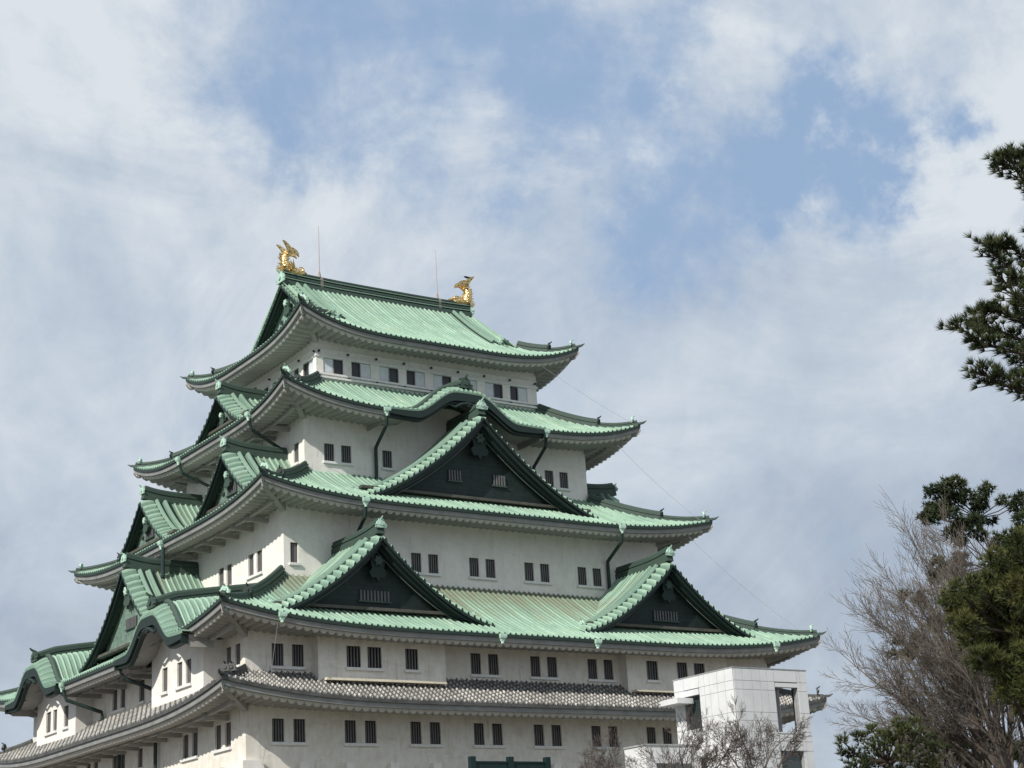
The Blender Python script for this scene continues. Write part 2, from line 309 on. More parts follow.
def make_roof(i, cmat):
    roof = None; hroll = .10
    mb = MB(); ed = MB(); fa = MB(); sf = MB(); ra = MB()
    for side in 'RLBE':
        L, B = eh(i, side); T = TS[side]
        for u, h, k in [(None, None, None)]: pass
        cols = columns(-L, L, .36 if i != 1 else .33, hroll)
        P = []; UV = []; E1 = []; E2 = []
        nv = 9 if i != 5 else 14
        for a, h, k in cols:
            c = L-abs(a); dmax = min(DD[i], c)
            if i == 5 and side in 'RB' and c >= 3.0: dmax = 8.49
            if i == 5 and side in 'LE': dmax = min(3.9, c) if c < 3.0 else 3.9
            d0 = 0.
            for k0, kw, kr in KAR.get((i, side), []):
                if abs(a-k0) < kw:
                    while d0 < OV[i]*.95 and prof(i, d0)+lift(i, c, d0) < ZE[i]+kr*kbump(abs(a-k0)/kw)-.12: d0 += .05
                    d0 = min(d0, dmax)
            row = []; ur = []
            for j in range(nv):
                d = d0+(dmax-d0)*j/(nv-1); row.append(T(a, B-d, prof(i, d)+lift(i, c, d)+h)); ur.append((k, d/DD[i] if i != 5 else d/12))
            P.append(row); UV.append(ur)
            z = prof(i, 0)+lift(i, c, 0)
            if d0 < .12: E1.append([T(a, B+.005, z+h), T(a, B, z-.17), T(a, B-.35, z-.19)])
            else:
                if len(E1) > 1: ed.grid(E1)
                E1 = []
        mb.grid(P, UV)
        if len(E1) > 1: ed.grid(E1)
        # plaster fascia and scalloped rafter soffit
        n = max(2, round(2*L/.47)); per = 2*L/n
        segs = [[]]; fas = [[]]; rf_ = [[]]
        for q in range(n*6+1):
            a = -L+q*per/6; c = L-abs(a)
            if any(lo < a < hi for lo, hi in CUT.get((i, side), [])):
                if segs[-1]: segs.append([]); fas.append([]); rf_.append([])
                continue
            wv = abs(math.sin(math.pi*(q/6)))**.8; z = prof(i, 0)+lift(i, c, 0)
            de = OV[i]-.02; d1 = min(.34, c); d2 = min(de, c)
            zs = lambda d: prof(i, 0)+lift(i, c, 0)*max(0, 1-.55*d/OV[i])-.40+(.30)*d/OV[i]
            col = [T(a, B-d1-.12, z-.44-.20*wv)]; rf_[-1].append([T(a, B-d1, z-.30), T(a, B-d1, z-.44-.20*wv), T(a, B-d1-.12, z-.44-.20*wv)])
            for j in range(1, 4):
                d = d1+(d2-d1)*j/3; col.append(T(a, B-d, min(zs(d), z-.40+.25*d)-.06-.22*wv))
            segs[-1].append(col)
            fd = min(.10, c); fas[-1].append([T(a, B-fd-.20, z-.16), T(a, B-fd, z-.165), T(a, B-fd-.03, z-.42), T(a, B-min(.45, c), z-.425)])
        for sgm in segs:
            if len(sgm) > 1: sf.grid(sgm)
        for sgm in rf_:
            if len(sgm) > 1: ra.grid(sgm)
        for sgm in fas:
            if len(sgm) > 1: fa.grid(sgm)
    roof = mb.build('roof', cmat, KEEP, False); roof['label'] = ['lowest roof of grey clay tiles', 'second roof of green copper', 'third roof of green copper', 'fourth roof of green copper', 'top roof of bright green copper'][i-1]
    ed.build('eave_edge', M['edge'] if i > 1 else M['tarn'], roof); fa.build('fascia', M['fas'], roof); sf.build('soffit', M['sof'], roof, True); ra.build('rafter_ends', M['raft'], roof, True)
    return roof
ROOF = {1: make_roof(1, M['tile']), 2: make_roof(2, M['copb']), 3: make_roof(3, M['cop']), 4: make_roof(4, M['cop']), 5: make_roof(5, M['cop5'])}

# ridge ornament (demon tile): shield plate, round boss, curls and a raised horn
def ornament_mesh(mat):
    b = MB(); pl = [(-.30, 0), (-.34, .2), (-.27, .42), (-.12, .55), (0, .6), (.12, .55), (.27, .42), (.34, .2), (.30, 0)]
    f = [(x, -.07, z) for x, z in pl]; k = [(x, .09, z) for x, z in pl]; n = len(pl)
    b.add(f+k, [tuple(range(n)), tuple(range(n, 2*n))[::-1]]+[(j, (j+1) % n, n+(j+1) % n, n+j) for j in range(n)])
    b.tube([(0, -.15, .28), (0, -.06, .28)], .14, 10)
    for sgn in (-1, 1):
        b.tube([(sgn*.25, 0, .02), (sgn*.40, -.02, .06), (sgn*.43, -.03, .18), (sgn*.34, -.03, .22)], .055, 6)
        b.tube([(sgn*.1, 0, .5), (sgn*.18, -.02, .58)], .05, 6, [1, .7])
    b.tube([(0, .12, .50), (0, -.05, .58), (0, -.20, .66), (0, -.27, .74)], .075, 6, [1, 1, .75, .5])
    o = b.build('ridge_ornament', mat, None, False); me = o.data; bpy.data.objects.remove(o); return me
ORN = ornament_mesh(M['mint']); ORND = ornament_mesh(M['copd']); ORNT = ornament_mesh(M['tarn']); ORNK = ornament_mesh(M['copdd'])
def ornament(parent, p, out, sc=1., me=None, name='ridge_ornament'):
    o = bpy.data.objects.new(name, me or ORN); S.collection.objects.link(o); o.parent = parent
    o.location = p; o.scale = (sc,)*3; o.rotation_euler = (0, 0, math.atan2(out[1], out[0])+math.pi/2); return o
RP = [(-.22, -.25), (-.22, .12), (-.16, .12), (-.16, .20), (-.21, .20), (-.21, .30), (-.14, .30), (-.14, .38), (-.1, .46), (0, .5), (.1, .46), (.14, .38), (.14, .30), (.21, .30), (.21, .20), (.16, .20), (.16, .12), (.22, .12), (.22, -.25)]
def rp(w=1., h=1.): return [(a*w, b*h) for a, b in RP]
SP = [(-.13, -.1), (-.13, .08), (-.07, .17), (0, .2), (.07, .17), (.13, .08), (.13, -.1)]
def hips(i):
    mt = M['copd'] if i > 1 else M['tarn']
    for sx in (-1, 1):
        for sy in (-1, 1):
            Dm = DD[i]+(0 if i != 5 else .0)
            if i == 1: Dm = 2.42
            pt = lambda d, e=0: (sx*(EX[i]-d), sy*(EY[i]-d), prof(i, d)+lift(i, d, d)+.05+e)
            ds = Dm*(.42 if i != 5 else .5) if i > 1 else 1.1
            b = MB(); q1 = 1. if i > 1 else .6; b.sweep([pt(ds+(Dm-ds)*k/8) for k in range(9)], rp(q1, 1.05*q1)); b.sweep([pt(.12+(ds-.12)*k/8) for k in range(9)], rp(.72*q1, .62*q1))
            # last overlapping tiles curling up at the tip
            b.sweep([pt(.5), pt(.1, .02), (sx*(EX[i]+.16), sy*(EY[i]+.16), pt(0)[2]+.06), (sx*(EX[i]+.30), sy*(EY[i]+.30), pt(0)[2]+.17)], [(-.10, -.06), (-.1, .05), (0, .1), (.1, .05), (.1, -.06)], True, [1.4, 1.2, .8, .25])
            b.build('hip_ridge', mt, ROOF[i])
            ornament(ROOF[i], pt(.35, .18), (sx, sy), .68, ORN if i > 1 else ORNT); ornament(ROOF[i], pt(ds-.1, .2), (sx, sy), .72, ORNK if i > 1 else ORNT)
            # corner rafter and plaster bracket arms under the corner
            c = MB(); z0 = prof(i, 0)+lift(i, 0, 0)
            c.sweep([(sx*(EX[i]-.35), sy*(EY[i]-.35), z0-.52), (sx*(EX[i]-1.2), sy*(EY[i]-1.2), z0-.78), (sx*(EX[i]-OV[i]), sy*(EY[i]-OV[i]), prof(i, 0)-.25)], [(-.16, -.2), (-.16, .2), (.16, .2), (.16, -.2)])
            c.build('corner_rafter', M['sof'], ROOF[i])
            c = MB(); c.box((-.14, -.03, -.13), (.14, .03, .13)); q = c.build('rafter_cap', M['mint'], ROOF[i]); q.location = (sx*(EX[i]-.32), sy*(EY[i]-.32), z0-.50); q.rotation_euler = (0, 0, math.atan2(sy, sx)+math.pi/2)
for i in (1, 2, 3, 4, 5): hips(i)
# bracket arms and purlin under the eaves
for i in (1, 2, 3, 4):
    for side in 'LE':
        L, B = eh(i, side); T = TS[side]; cuts = CUT.get((i, side), []); w = B-OV[i]; La = L-OV[i]
        n = round(2*La/1.95)
        for k in range(n+1):
            a = -La+2*La*k/n
            if any(lo-.2 < a < hi+.2 for lo, hi in cuts) or abs(a) > La-.8: continue
            c = L-abs(a); z = prof(i, 0)+lift(i, c, 0)*.55-.62
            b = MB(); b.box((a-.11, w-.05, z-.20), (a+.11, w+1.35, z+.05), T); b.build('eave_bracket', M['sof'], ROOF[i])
        edges = [-La-1.0]+[x for lo, hi in cuts for x in (lo, hi)]+[La+1.0]
        for j in range(0, len(edges), 2):
            st = np.linspace(edges[j], edges[j+1], 24)
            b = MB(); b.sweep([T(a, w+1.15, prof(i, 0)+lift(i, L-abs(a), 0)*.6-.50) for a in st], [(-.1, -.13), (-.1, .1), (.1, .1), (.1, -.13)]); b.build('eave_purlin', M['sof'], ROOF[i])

# ------------------------------------------------------------------ walls with real openings
def wall_face(mb, T, a0, a1, z0, z1, b, ops, depth=.28):
    As = sorted({a0, a1, *[v for o in ops for v in o[:2]]}); Zs = sorted({z0, z1, *[v for o in ops for v in o[2:4]]})
    for i in range(len(As)-1):
        for j in range(len(Zs)-1):
            am, zm = (As[i]+As[i+1])/2, (Zs[j]+Zs[j+1])/2
            if any(o[0] < am < o[1] and o[2] < zm < o[3] for o in ops): continue
            mb.add([T(As[i], b, Zs[j]), T(As[i+1], b, Zs[j]), T(As[i+1], b, Zs[j+1]), T(As[i], b, Zs[j+1])], [(0, 1, 2, 3)])
    for (l, r, lo, hi) in ops:
        for q in ([(l, lo), (r, lo)], [(r, lo), (r, hi)], [(r, hi), (l, hi)], [(l, hi), (l, lo)]):
            (p0, q0), (p1, q1) = q; mb.add([T(p0, b, q0), T(p1, b, q1), T(p1, b-depth, q1), T(p0, b-depth, q0)], [(0, 1, 2, 3)])
def window(T, l, r, lo, hi, b, nb=4, depth=.24):
    m = MB(); m.box((l, b-depth-.03, lo), (r, b-depth, hi), T); m.box((l+.001, b-depth, lo), (l+.05, b-.10, hi), T); m.box((r-.05, b-depth, lo), (r-.001, b-.10, hi), T); m.box((l+.05, b-depth, hi-.05), (r-.05, b-.10, hi-.001), T)
    w = m.build('window', M['dark'], KEEP)
    if nb:
        m = MB()
        for k in range(nb):
            c = l+(r-l)*(k+.75)/(nb+.5); m.box((c-.034, b-.17, lo), (c+.034, b-.10, hi), T)
        m.build('bars', M['bars'], w)
    return w
def sill(T, l, r, z, b):
    m = MB(); m.box((l-.10, b, z-.17), (r+.10, b+.13, z-.03), T); m.build('window_sill', M['white'], KEEP)
WN = {('R', 1): [], ('R', 2): [], ('R', 3): [], ('R', 4): [], ('L', 1): [], ('L', 2): [], ('L', 3): [], ('L', 4): []}
WN['R', 1] = [(c+s-.34, c+s+.34, 1.46, 2.63) for c in (-15.33, -11.17, -7.21, -3.21, .77, 4.76, 8.76, 12.76) for s in (-.6, .6)]
WN['R', 2] = [(c+s-.34, c+s+.34, 5.30, 6.45) for c in (-15.33, -3.23, .77, 4.78) for s in (-.58, .58)]
WN['R', 3] = [(-13.0+.1, -12.42, 11.8, 12.93)]+[(c+s-.34, c+s+.34, 11.8, 12.93) for c in (-8.6, -4.2, -.21, 3.75, 7.73) for s in (-.58, .58)]+[(12.1, 12.75, 11.8, 12.93)]
WN['R', 4] = [(c-.34, c+.34, 18.82, 19.9) for c in (-8.67, -7.52, -4.7, 4.6, 7.32, 8.48)]
WN['L', 1] = [(c+s-.36, c+s+.36, 1.42, 2.66) for c in (-13.2, -9.1, 1.0, 5.2, 9.2, 13.2) for s in (-.6, .6)]+[(-2.57, -1.87, 1.6, 2.65)]
WN['L', 2] = [(c+s-.36, c+s+.36, 5.28, 6.5) for c in (1.1, ) for s in (-.62, .62)]+[(-2.75, -1.95, 5.28, 6.5), (-4.4, -3.7, 5.28, 6.5), (-14.2, -13.55, 5.4, 6.5), (-15.3, -14.65, 5.4, 6.5), (13.6, 14.3, 5.4, 6.5)]
WN['L', 3] = [(c+s-.36, c+s+.36, 11.8, 13.07) for c in (-7.95, -3.95, 1.5, 4.5, 8.0) for s in (-.55, .55)]
WN['L', 4] = [(-7.75, -7.1, 18.8, 20.03), (7.1, 7.75, 18.8, 20.03)]
ZW = {1: (-.3, 3.9), 2: (4.3, 8.1), 3: (10.3, 16.0), 4: (17.3, 22.3)}
for i in (1, 2, 3, 4):
    mb = MB(); z0, z1 = ZW[i]
    for side in 'RLBE':
        half, b = (HX[i], HY[i]) if side in 'RB' else (HY[i], HX[i])
        ops = WN.get((side, i), [])
        wall_face(mb, TS[side], -half, half, z0, z1, b, ops)
        for o_ in ops: window(TS[side], *o_, b)
        done = []
        for o_ in sorted(ops):
            if done and o_[0]-done[-1][1] < .65: done[-1] = (done[-1][0], o_[1], o_[2])
            else: done.append((o_[0], o_[1], o_[2]))
        for l, r, z in done: sill(TS[side], l, r, z, b)
    w = mb.build('wall', M['wallw'] if i <= 2 else M['wall'], KEEP)
# second-storey bays on the long face
def bay(T, a0, a1, bf, bb, z0, z1, ops, top=None):
    mb = MB(); wall_face(mb, T, a0, a1, z0, z1, bf, ops)
    for a in (a0, a1): mb.add([T(a, bf, z0), T(a, bb-.05, z0), T(a, bb-.05, z1), T(a, bf, z1)], [(0, 1, 2, 3)])
    if top:
        st = np.linspace(a0, a1, 25); mb.grid([[T(a, bf, z1), T(a, bf, top(a))] for a in st])
    mb.build('bay_wall', M['wallw'] if top is None else M['wall'], KEEP)
    for o_ in ops: window(T, *o_, bf)
    done = []
    for o_ in sorted(ops):
        if done and o_[0]-done[-1][1] < .65: done[-1] = (done[-1][0], o_[1], o_[2])
        else: done.append((o_[0], o_[1], o_[2]))
    for l, r, z in done: sill(T, l, r, z, bf)
for T_, ops_, a0, a1 in ((TS['R'], [(-12.3, -11.45), (-11.05, -10.2), (-8.75, -7.95)], -13.97, -6.24), (TS['R'], [(7.6, 8.45), (9.9, 10.7), (11.2, 12.05)], 6.14, 13.79)):
    bay(T_, a0, a1, 16.6, 15.87, 4.35, 7.75, [(l, r, 5.27, 6.38) for l, r in ops_])
    m = MB(); m.box((a0+.25, 16.6, 4.50), (a1-.25, 17.05, 4.62), T_); m.build('bay_flashing', M['cream'], KEEP)

# ------------------------------------------------------------------ curved karahafu gables
def karahafu(i, side, a0, w, bf, bi, zb, rise, slope, label, wallb, glift=.0, orn=1.0):
    T = TS[side]; zk = lambda a: zb+rise*kbump(abs(a-a0)/w)
    zs = lambda a, b: zk(a)+(bf-b)*slope*kbump(abs(a-a0)/w)**.5+(.45*max(0., 1-abs(a-a0)/w)+.12*kbump(abs(a-a0)/w))*(1-math.exp(-(bf-b)/.6))
    G = MB(); st = np.linspace(a0-w, a0+w, 61)
    # curved wave board: two stepped layers under the edge
    for (b0, b1, u, l) in ((bf-.16, bf-.02, .10, .62), (bf-.42, bf-.18, .16, .80)):
        G.grid([[T(a, b0, zk(a)-u), T(a, b1, zk(a)-u), T(a, b1, zk(a)-l+.25*(abs(a-a0)/w)**2), T(a, b0, zk(a)-l+.25*(abs(a-a0)/w)**2), T(a, b0, zk(a)-u)] for a in st])
    for a in (st[0], st[-1]): G.box((a-.02, bf-.42, zb-.62), (a+.02, bf-.02, zb-.08), T)
    gb = G.build('curved_gable', M['copdd'], KEEP); gb['label'] = label
    # roof field: rolls run down the sides
    R_ = MB(); cols = columns(bi, bf-.75, .36, .10); P = []; UV = []
    ex = np.linspace(a0-w*1.04, a0+w*1.04, 45)
    for b, h, k in cols:
        P.append([T(a, b, zs(a, b)+h-(.06 if abs(a-a0) > w*.98 else 0)) for a in ex]); UV.append([(k, .1) for a in ex])
    R_.grid(P, UV)
    cols = columns(-w*1.04, w*1.04, .33, .10); P = []; UV = []; E1 = []
    for a, h, k in cols:
        a += a0; P.append([T(a, bf-.85+.85*j/4, zs(a, bf-.85+.85*j/4)+h) for j in range(5)]); UV.append([(k, 0) for j in range(5)]); E1.append([T(a, bf, zs(a, bf)+h), T(a, bf-.01, zs(a, bf)-.1), T(a, bf-.3, zs(a, bf)-.12)])
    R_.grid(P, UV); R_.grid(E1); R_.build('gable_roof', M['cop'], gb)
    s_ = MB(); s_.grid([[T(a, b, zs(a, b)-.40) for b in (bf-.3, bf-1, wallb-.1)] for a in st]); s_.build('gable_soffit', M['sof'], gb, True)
    # descending edge roll and ridge
    e_ = MB()
    for sg in (-1, 1): e_.sweep([T(a0+sg*w*t, bf-.95, zs(a0+sg*w*t, bf-.95)+.08) for t in np.linspace(.08, .8, 12)], SP)
    e_.sweep([T(a0, b, zs(a0, b)+.05) for b in np.linspace(bi, bf-.35, 6)], rp(1, 1.15)); e_.build('ridge', M['copd'], gb)
    o1 = T(a0, bf-.28, zs(a0, bf-.3)+.10); d_ = Vector(T(0, 1, 0)); ornament(gb, o1, d_, 1.15*orn, ORND)
    for sg in (-1, 1):
        p = T(a0+sg*w*.8, bf-.95, zs(a0+sg*w*.8, bf-.95)+.12); q = Vector(T(sg*1., .3, 0)); ornament(gb, p, q, .5, ORN)
    for sg in (-1, 1):
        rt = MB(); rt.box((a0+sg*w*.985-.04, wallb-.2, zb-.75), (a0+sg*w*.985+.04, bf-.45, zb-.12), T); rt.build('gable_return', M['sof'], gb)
    # carved pendant below the crest
    pd = MB(); cz = zk(a0)-.78
    pd.tube([T(a0, bf-.12, cz), T(a0, bf+.02, cz)], .2, 10)
    for sg in (-1, 1):
        pd.tube([T(a0+sg*.1, bf-.05, cz), T(a0+sg*.5, bf-.05, cz-.05), T(a0+sg*.95, bf-.05, cz-.28), T(a0+sg*1.25, bf-.05, cz-.2)], .12, 6, [1, 1, .8, .3])
    pd.build('pendant', M['copdd'], gb)
    return zk
zk = karahafu(4, 'R', -.5, 5.6, 11.35, 6.3, 21.72, 1.62, .02, 'wide curved gable on the long eave under the top storey', 8.5)
m = MB(); st = np.linspace(-5.4, 4.4, 25); m.grid([[TS['R'](a, 8.492, 22.2), TS['R'](a, 8.492, zk(a)-.25)] for a in st]); m.build('wall_infill', M['wall'], KEEP)
for a0, ops in ((-9.75, [(-11.6, -10.9), (-10.45, -9.78), (-8.5, -7.8)]), (8.67, [(9.6, 10.45), (8.5, 9.2), (6.5, 7.3)])):
    zk = karahafu(2, 'L', a0, 4.5, 20.55, 13.5, 7.12, 1.62, .15, 'curved gable over a bay on the end face', 18.9)
    bay(TS['L'], a0-3.4, a0+3.4, 18.8, 17.74, 3.9, 7.0, [(l, r, 4.97, 6.25) for l, r in ops], lambda a, zk=zk: zk(a)+.05)

# ------------------------------------------------------------------ triangular chidori gables
def gable(side, a0, w, bf, bi, zr, zb, label, vents, light=False, field=True, zf=None, rf=None, orn=.82, zbase=None, ridge=True, wmat=None):
    T = TS[side]
    if zf is None: zf = lambda t: zb+(zr-zb)*((1-.54)*(1-t)+.54*(1-t)**2)+.10*t**6   # t: 0 ridge, 1 foot
    f = lambda a: zf(min(1.05, abs(a-a0)/w)); bw = bf-(.78 if light else 1.15)
    G = MB(); st = a0+w*np.linspace(-.97, .97, 49); zbs = zbase if zbase is not None else zb-.6
    G.grid([[T(a, bw, min(zbs, f(a)-.4)), T(a, bw, f(a)-.35)] for a in st])
    gm = wmat or (M['gwl'] if light else M['gwd'])
    gb = G.build('gable', gm, KEEP); gb['label'] = label
    if field:
        Rm = MB(); cols = columns(bi, bf-1.0, .36, .10); ts = np.linspace(0, 1.03, 14)
        for sg in (-1, 1):
            P = []; UV = []
            for b, h, k in cols: P.append([T(a0+sg*w*t, b, zf(t)+h) for t in ts]); UV.append([(k+sg*40, .55) for t in ts])
            Rm.grid(P, UV)
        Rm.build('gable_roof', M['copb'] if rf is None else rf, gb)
    # verge: short rolls across the edge
    V = MB(); VE = MB(); DR = .30
    for sg in (-1, 1):
        cols = columns(0, w*1.04, .38, .17); P = []; E1 = []; UV = []
        for q, h, k in cols:
            t = q/w; P.append([T(a0+sg*q, bf-1.0+1.0*j/3, zf(t)+h+.03-DR*(j/3)**1.6) for j in range(4)]); UV.append([(k, 0)]*4)
            E1.append([T(a0+sg*q, bf+.004, zf(t)+h+.03-DR), T(a0+sg*q, bf, zf(t)-.13-DR), T(a0+sg*q, bf-.35, zf(t)-.15-DR*.6)])
        V.grid(P, UV); VE.grid(E1)
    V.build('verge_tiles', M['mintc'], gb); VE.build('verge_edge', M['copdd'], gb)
    # two descending ridges behind the verge
    D = MB()
    for bo, k1 in ((1.05, 1.0), (1.62, .96)):
        for sg in (-1, 1):
            D.sweep([T(a0+sg*w*t, bf-bo, zf(t)+.06) for t in np.linspace(.05, .93*k1, 14)], [(x*1.05, y*1.25) for x, y in SP])
    D.build('descending_ridge', M['cop'], gb); D = MB()
    for b0, b1 in ((.86, .99), (1.14, 1.34), (1.72, 1.98)):
        for sg in (-1, 1): D.grid([[T(a0+sg*w*t, bf-b0, zf(t)+.14), T(a0+sg*w*t, bf-b1, zf(t)+.14)] for t in np.linspace(.03, .94, 16)])
    D.build('ridge_gap_shade', M['copdd'], gb)  # flat dark strips that paint the shade beside the descending ridges
    for sg in (-1, 1):
        p = T(a0+sg*w*.93, bf-1.1, zf(.93)+.1); ornament(gb, p, Vector(T(sg*1., .2, 0)), .62, ORN)
    # bargeboards: outer board, stepped inner board, pale edge moulding
    Bd = MB(); Md = MB()
    for sg in (-1, 1):
        tt = np.linspace(0, .995, 26)
        def rib(mbx, b0, b1, u, l0, l1):
            mbx.grid([[T(a0+sg*w*t, b0, zf(t)-u), T(a0+sg*w*t, b1, zf(t)-u), T(a0+sg*w*t, b1, zf(t)-(l0+(l1-l0)*t)), T(a0+sg*w*t, b0, zf(t)-(l0+(l1-l0)*t)), T(a0+sg*w*t, b0, zf(t)-u)] for t in tt])
        kb = min(1., .35+w/13.5); rib(Bd, bf-(.30 if light else .42), bf-.14, .40, .76*kb, .60*kb)
        rib(Bd, bf-(.52 if light else .75), bf-(.31 if light else .44), .36, (.82 if light else 1.0)*kb, .60*kb)
    for sg in (-1, 1) if not light else ():
        tt = np.linspace(.0, .80, 22)
        Md.grid([[T(a0+sg*w*t, b, zf(t)-l) for b, l in ((bf-.75, (1.06-.4*t)*kb), (bf-.72, (1.06-.4*t)*kb), (bf-.72, (1.06-.4*t)*kb+.06), (bf-.75, (1.06-.4*t)*kb+.06), (bf-.75, (1.06-.4*t)*kb))] for t in tt])
    bd = Bd.build('bargeboard', M['copdd'], gb); Md.v and Md.build('edge_moulding', M['fasg'], bd)
    # pendant
    pd = MB(); bz = bf-(.40 if light else .62); cz = zf(0)-1.35; k = min(1.25, w/6.5)
    pl = [(0, .42), (.30, .30), (.42, .02), (.34, -.30), (.52, -.52), (.36, -.80), (.12, -.78), (0, -1.0), (-.12, -.78), (-.36, -.80), (-.52, -.52), (-.34, -.30), (-.42, .02), (-.30, .30)]; n = len(pl)
    pd.add([T(a0+x*k, bz, cz+z*k-.2) for x, z in pl]+[T(a0+x*k, bz-.14, cz+z*k-.2) for x, z in pl], [tuple(range(n)), tuple(range(n, 2*n))]+[(j, (j+1) % n, n+(j+1) % n, n+j) for j in range(n)])
    pp = pd.build('pendant', M['copd'] if light else M['copdd'], gb)
    bs = MB(); bs.tube([T(a0, bz, cz-.1), T(a0, bz+.12, cz-.1)], .2*k, 10)
    for j in range(6):
        an = j*math.pi/3; bs.tube([T(a0, bz+.06, cz-.1), T(a0+.27*k*math.cos(an), bz+.06, cz-.1+.27*k*math.sin(an))], .07*k, 5)
    bs.build('boss', M['mint'] if light else M['copd'], pp)
    # carved scrolls on either side of the pendant
    sc = MB(); nsc = 4 if light else 2
    for sg in (-1, 1):
        for q in range(nsc):
            cx = a0+sg*(.75+.75*q)*k; zz = cz-.35*k-.42*q*k-(.35 if light else 0)
            if zf(abs(cx-a0)/w)-zz < .9: continue
            sc = MB(); sc.tube([T(cx+.30*k*math.cos(v)*math.exp(-v/5), bw+.06, zz+.26*k*math.sin(v)*math.exp(-v/5)) for v in np.linspace(0, 8, 15)], .055, 5); sc.build('carved_scroll', M['copd'] if light else M['copdd'], gb)
    if vents:
        for (c, vw, z0, z1) in vents:
            vm = MB(); vm.box((c-vw/2, bw+.002, z0), (c+vw/2, bw+.03, z1), T)
            vn = vm.build('vent', M['dark'], gb); vb = MB(); nb_ = max(3, round(vw/.2))
            for q in range(nb_): x = c-vw/2+vw*(q+.5)/nb_; vb.box((x-.045, bw+.03, z0), (x+.045, bw+.10, z1), T)
            vb.build('bars', M['ventbar'], gb)
            fr = MB(); fr.box((c-vw/2-.06, bw, z0-.08), (c+vw/2+.06, bw+.13, z0-.001), T); fr.build('vent_sill', M['copd'], gb)
    # base ledge along the foot of the boarding
    ld = MB(); ld.box((a0-w*.90, bw+.01, zbs-.02), (a0+w*.90, bw+.42, zbs+.14), T); ld.build('base_ledge', M['copb2'], gb)
    if ridge:
        rm = MB(); n = 10
        rm.sweep([T(a0, bi+(bf-.25-bi)*j/n, zf(0)+.0+.28*(j/n)**4) for j in range(n+1)], rp(1.1, 1.25)); rm.build('ridge', M['copd'], gb)
        ornament(gb, T(a0, bf-.18, zf(0)+.28), Vector(T(0, 1, 0)), orn, ORN)
    return gb
M['mintc'] = copper('verge_copper', 0, 0, .92); M['fasg'] = simple('weathered_moulding', (.12, .15, .135), .6, 0, .3, 2); M['ventbar'] = simple('vent_bars', (.13, .13, .135), .6); M['copb2'] = simple('ledge_oxide', (.085, .082, .07), .7, 0, .3, 2)  # verge copper carries stronger painted shade between its rolls
def zs_(i, d): return prof(i, d)
gd = 20.17
for side in 'RB':
    gable(side, -10.1, 6.75, 16.95, 11.3, 12.55, 8.02, 'chidori gable left of centre on the long face', [(-10.1, 1.9, 8.98, 9.55)], zbase=zs_(2, EY[2]-15.8)+.12)
    gable(side, 9.96, 6.75, 16.95, 11.3, 12.5, 8.02, 'chidori gable at the right of the long face', [(9.96, 1.9, 8.98, 9.55)], zbase=zs_(2, EY[2]-15.8)+.12)
    gable(side, -.15, 9.1, 12.45, 8.3, 21.75, 15.75, 'large central chidori gable on the third roof', [(-1.75, .95, 17.6, 18.25), (1.45, .95, 17.6, 18.25)], zbase=zs_(3, EY[3]-11.3)+.1, orn=.95)
for side in 'LE':
    gable(side, 0., 6.3, 18.2, 13.3, 13.5, 8.5, 'large chidori gable in the middle of the end face', [(0, 1.6, 9.9, 10.5)], True, zbase=zs_(2, EX[2]-17.05)+.12)
    for c in (-6.12, 6.12):
        gable(side, c, 5.15, 14.6, 10.2, 19.45, 15.65, 'paired chidori gable on the third roof end', [(c, 1.3, 16.9, 17.4)], True, zbase=zs_(3, EX[3]-13.45)+.1)
    gable(side, 0., 4.2, 12.1, 8.2, 25.1, 22.35, 'small chidori gable on the fourth roof end', [], True, zbase=zs_(4, EX[4]-10.95)+.1)
    # gable end of the top roof
    z5 = lambda t: prof(5, 8.49-5.7*t)
    gable(side, 0., 5.7, 7.45, 5, 0, 0, 'gable end of the top roof', [], True, field=False, zf=z5, zbase=prof(5, 4.0)-.1, ridge=False, wmat=M['gwtop'] if 'gwtop' in M else board_mat('pale_gable_board', (.26, .40, .33), .3, .3))
# main ridge
m = MB(); n = 24
def mrz(k): return 33.33+.14*abs(k/n*2-1)**3
def layer(w0, z0, z1, mat, nm):
    q = MB(); q.sweep([(-7.35+14.7*k/n, 0, mrz(k)) for k in range(n+1)], [(-w0, z0), (-w0, z1), (w0, z1), (w0, z0)]); return q.build(nm, mat, MR if MR else ROOF[5])
MR = None; MR = layer(.30, -.35, .66, M['copdd'], 'main_ridge')
layer(.40, -.30, .02, M['copd'], 'ridge_base'); layer(.38, .13, .20, M['cop'], 'ridge_band'); layer(.34, .27, .40, M['copd'], 'ridge_band'); layer(.37, .50, .56, M['cop'], 'ridge_band'); layer(.26, .66, .78, M['copd'], 'ridge_cap')
m = MB()
for sx in (-1, 1): ornament(ROOF[5], (sx*7.4, 0, 33.35), (sx, 0), 1.25, ORN)

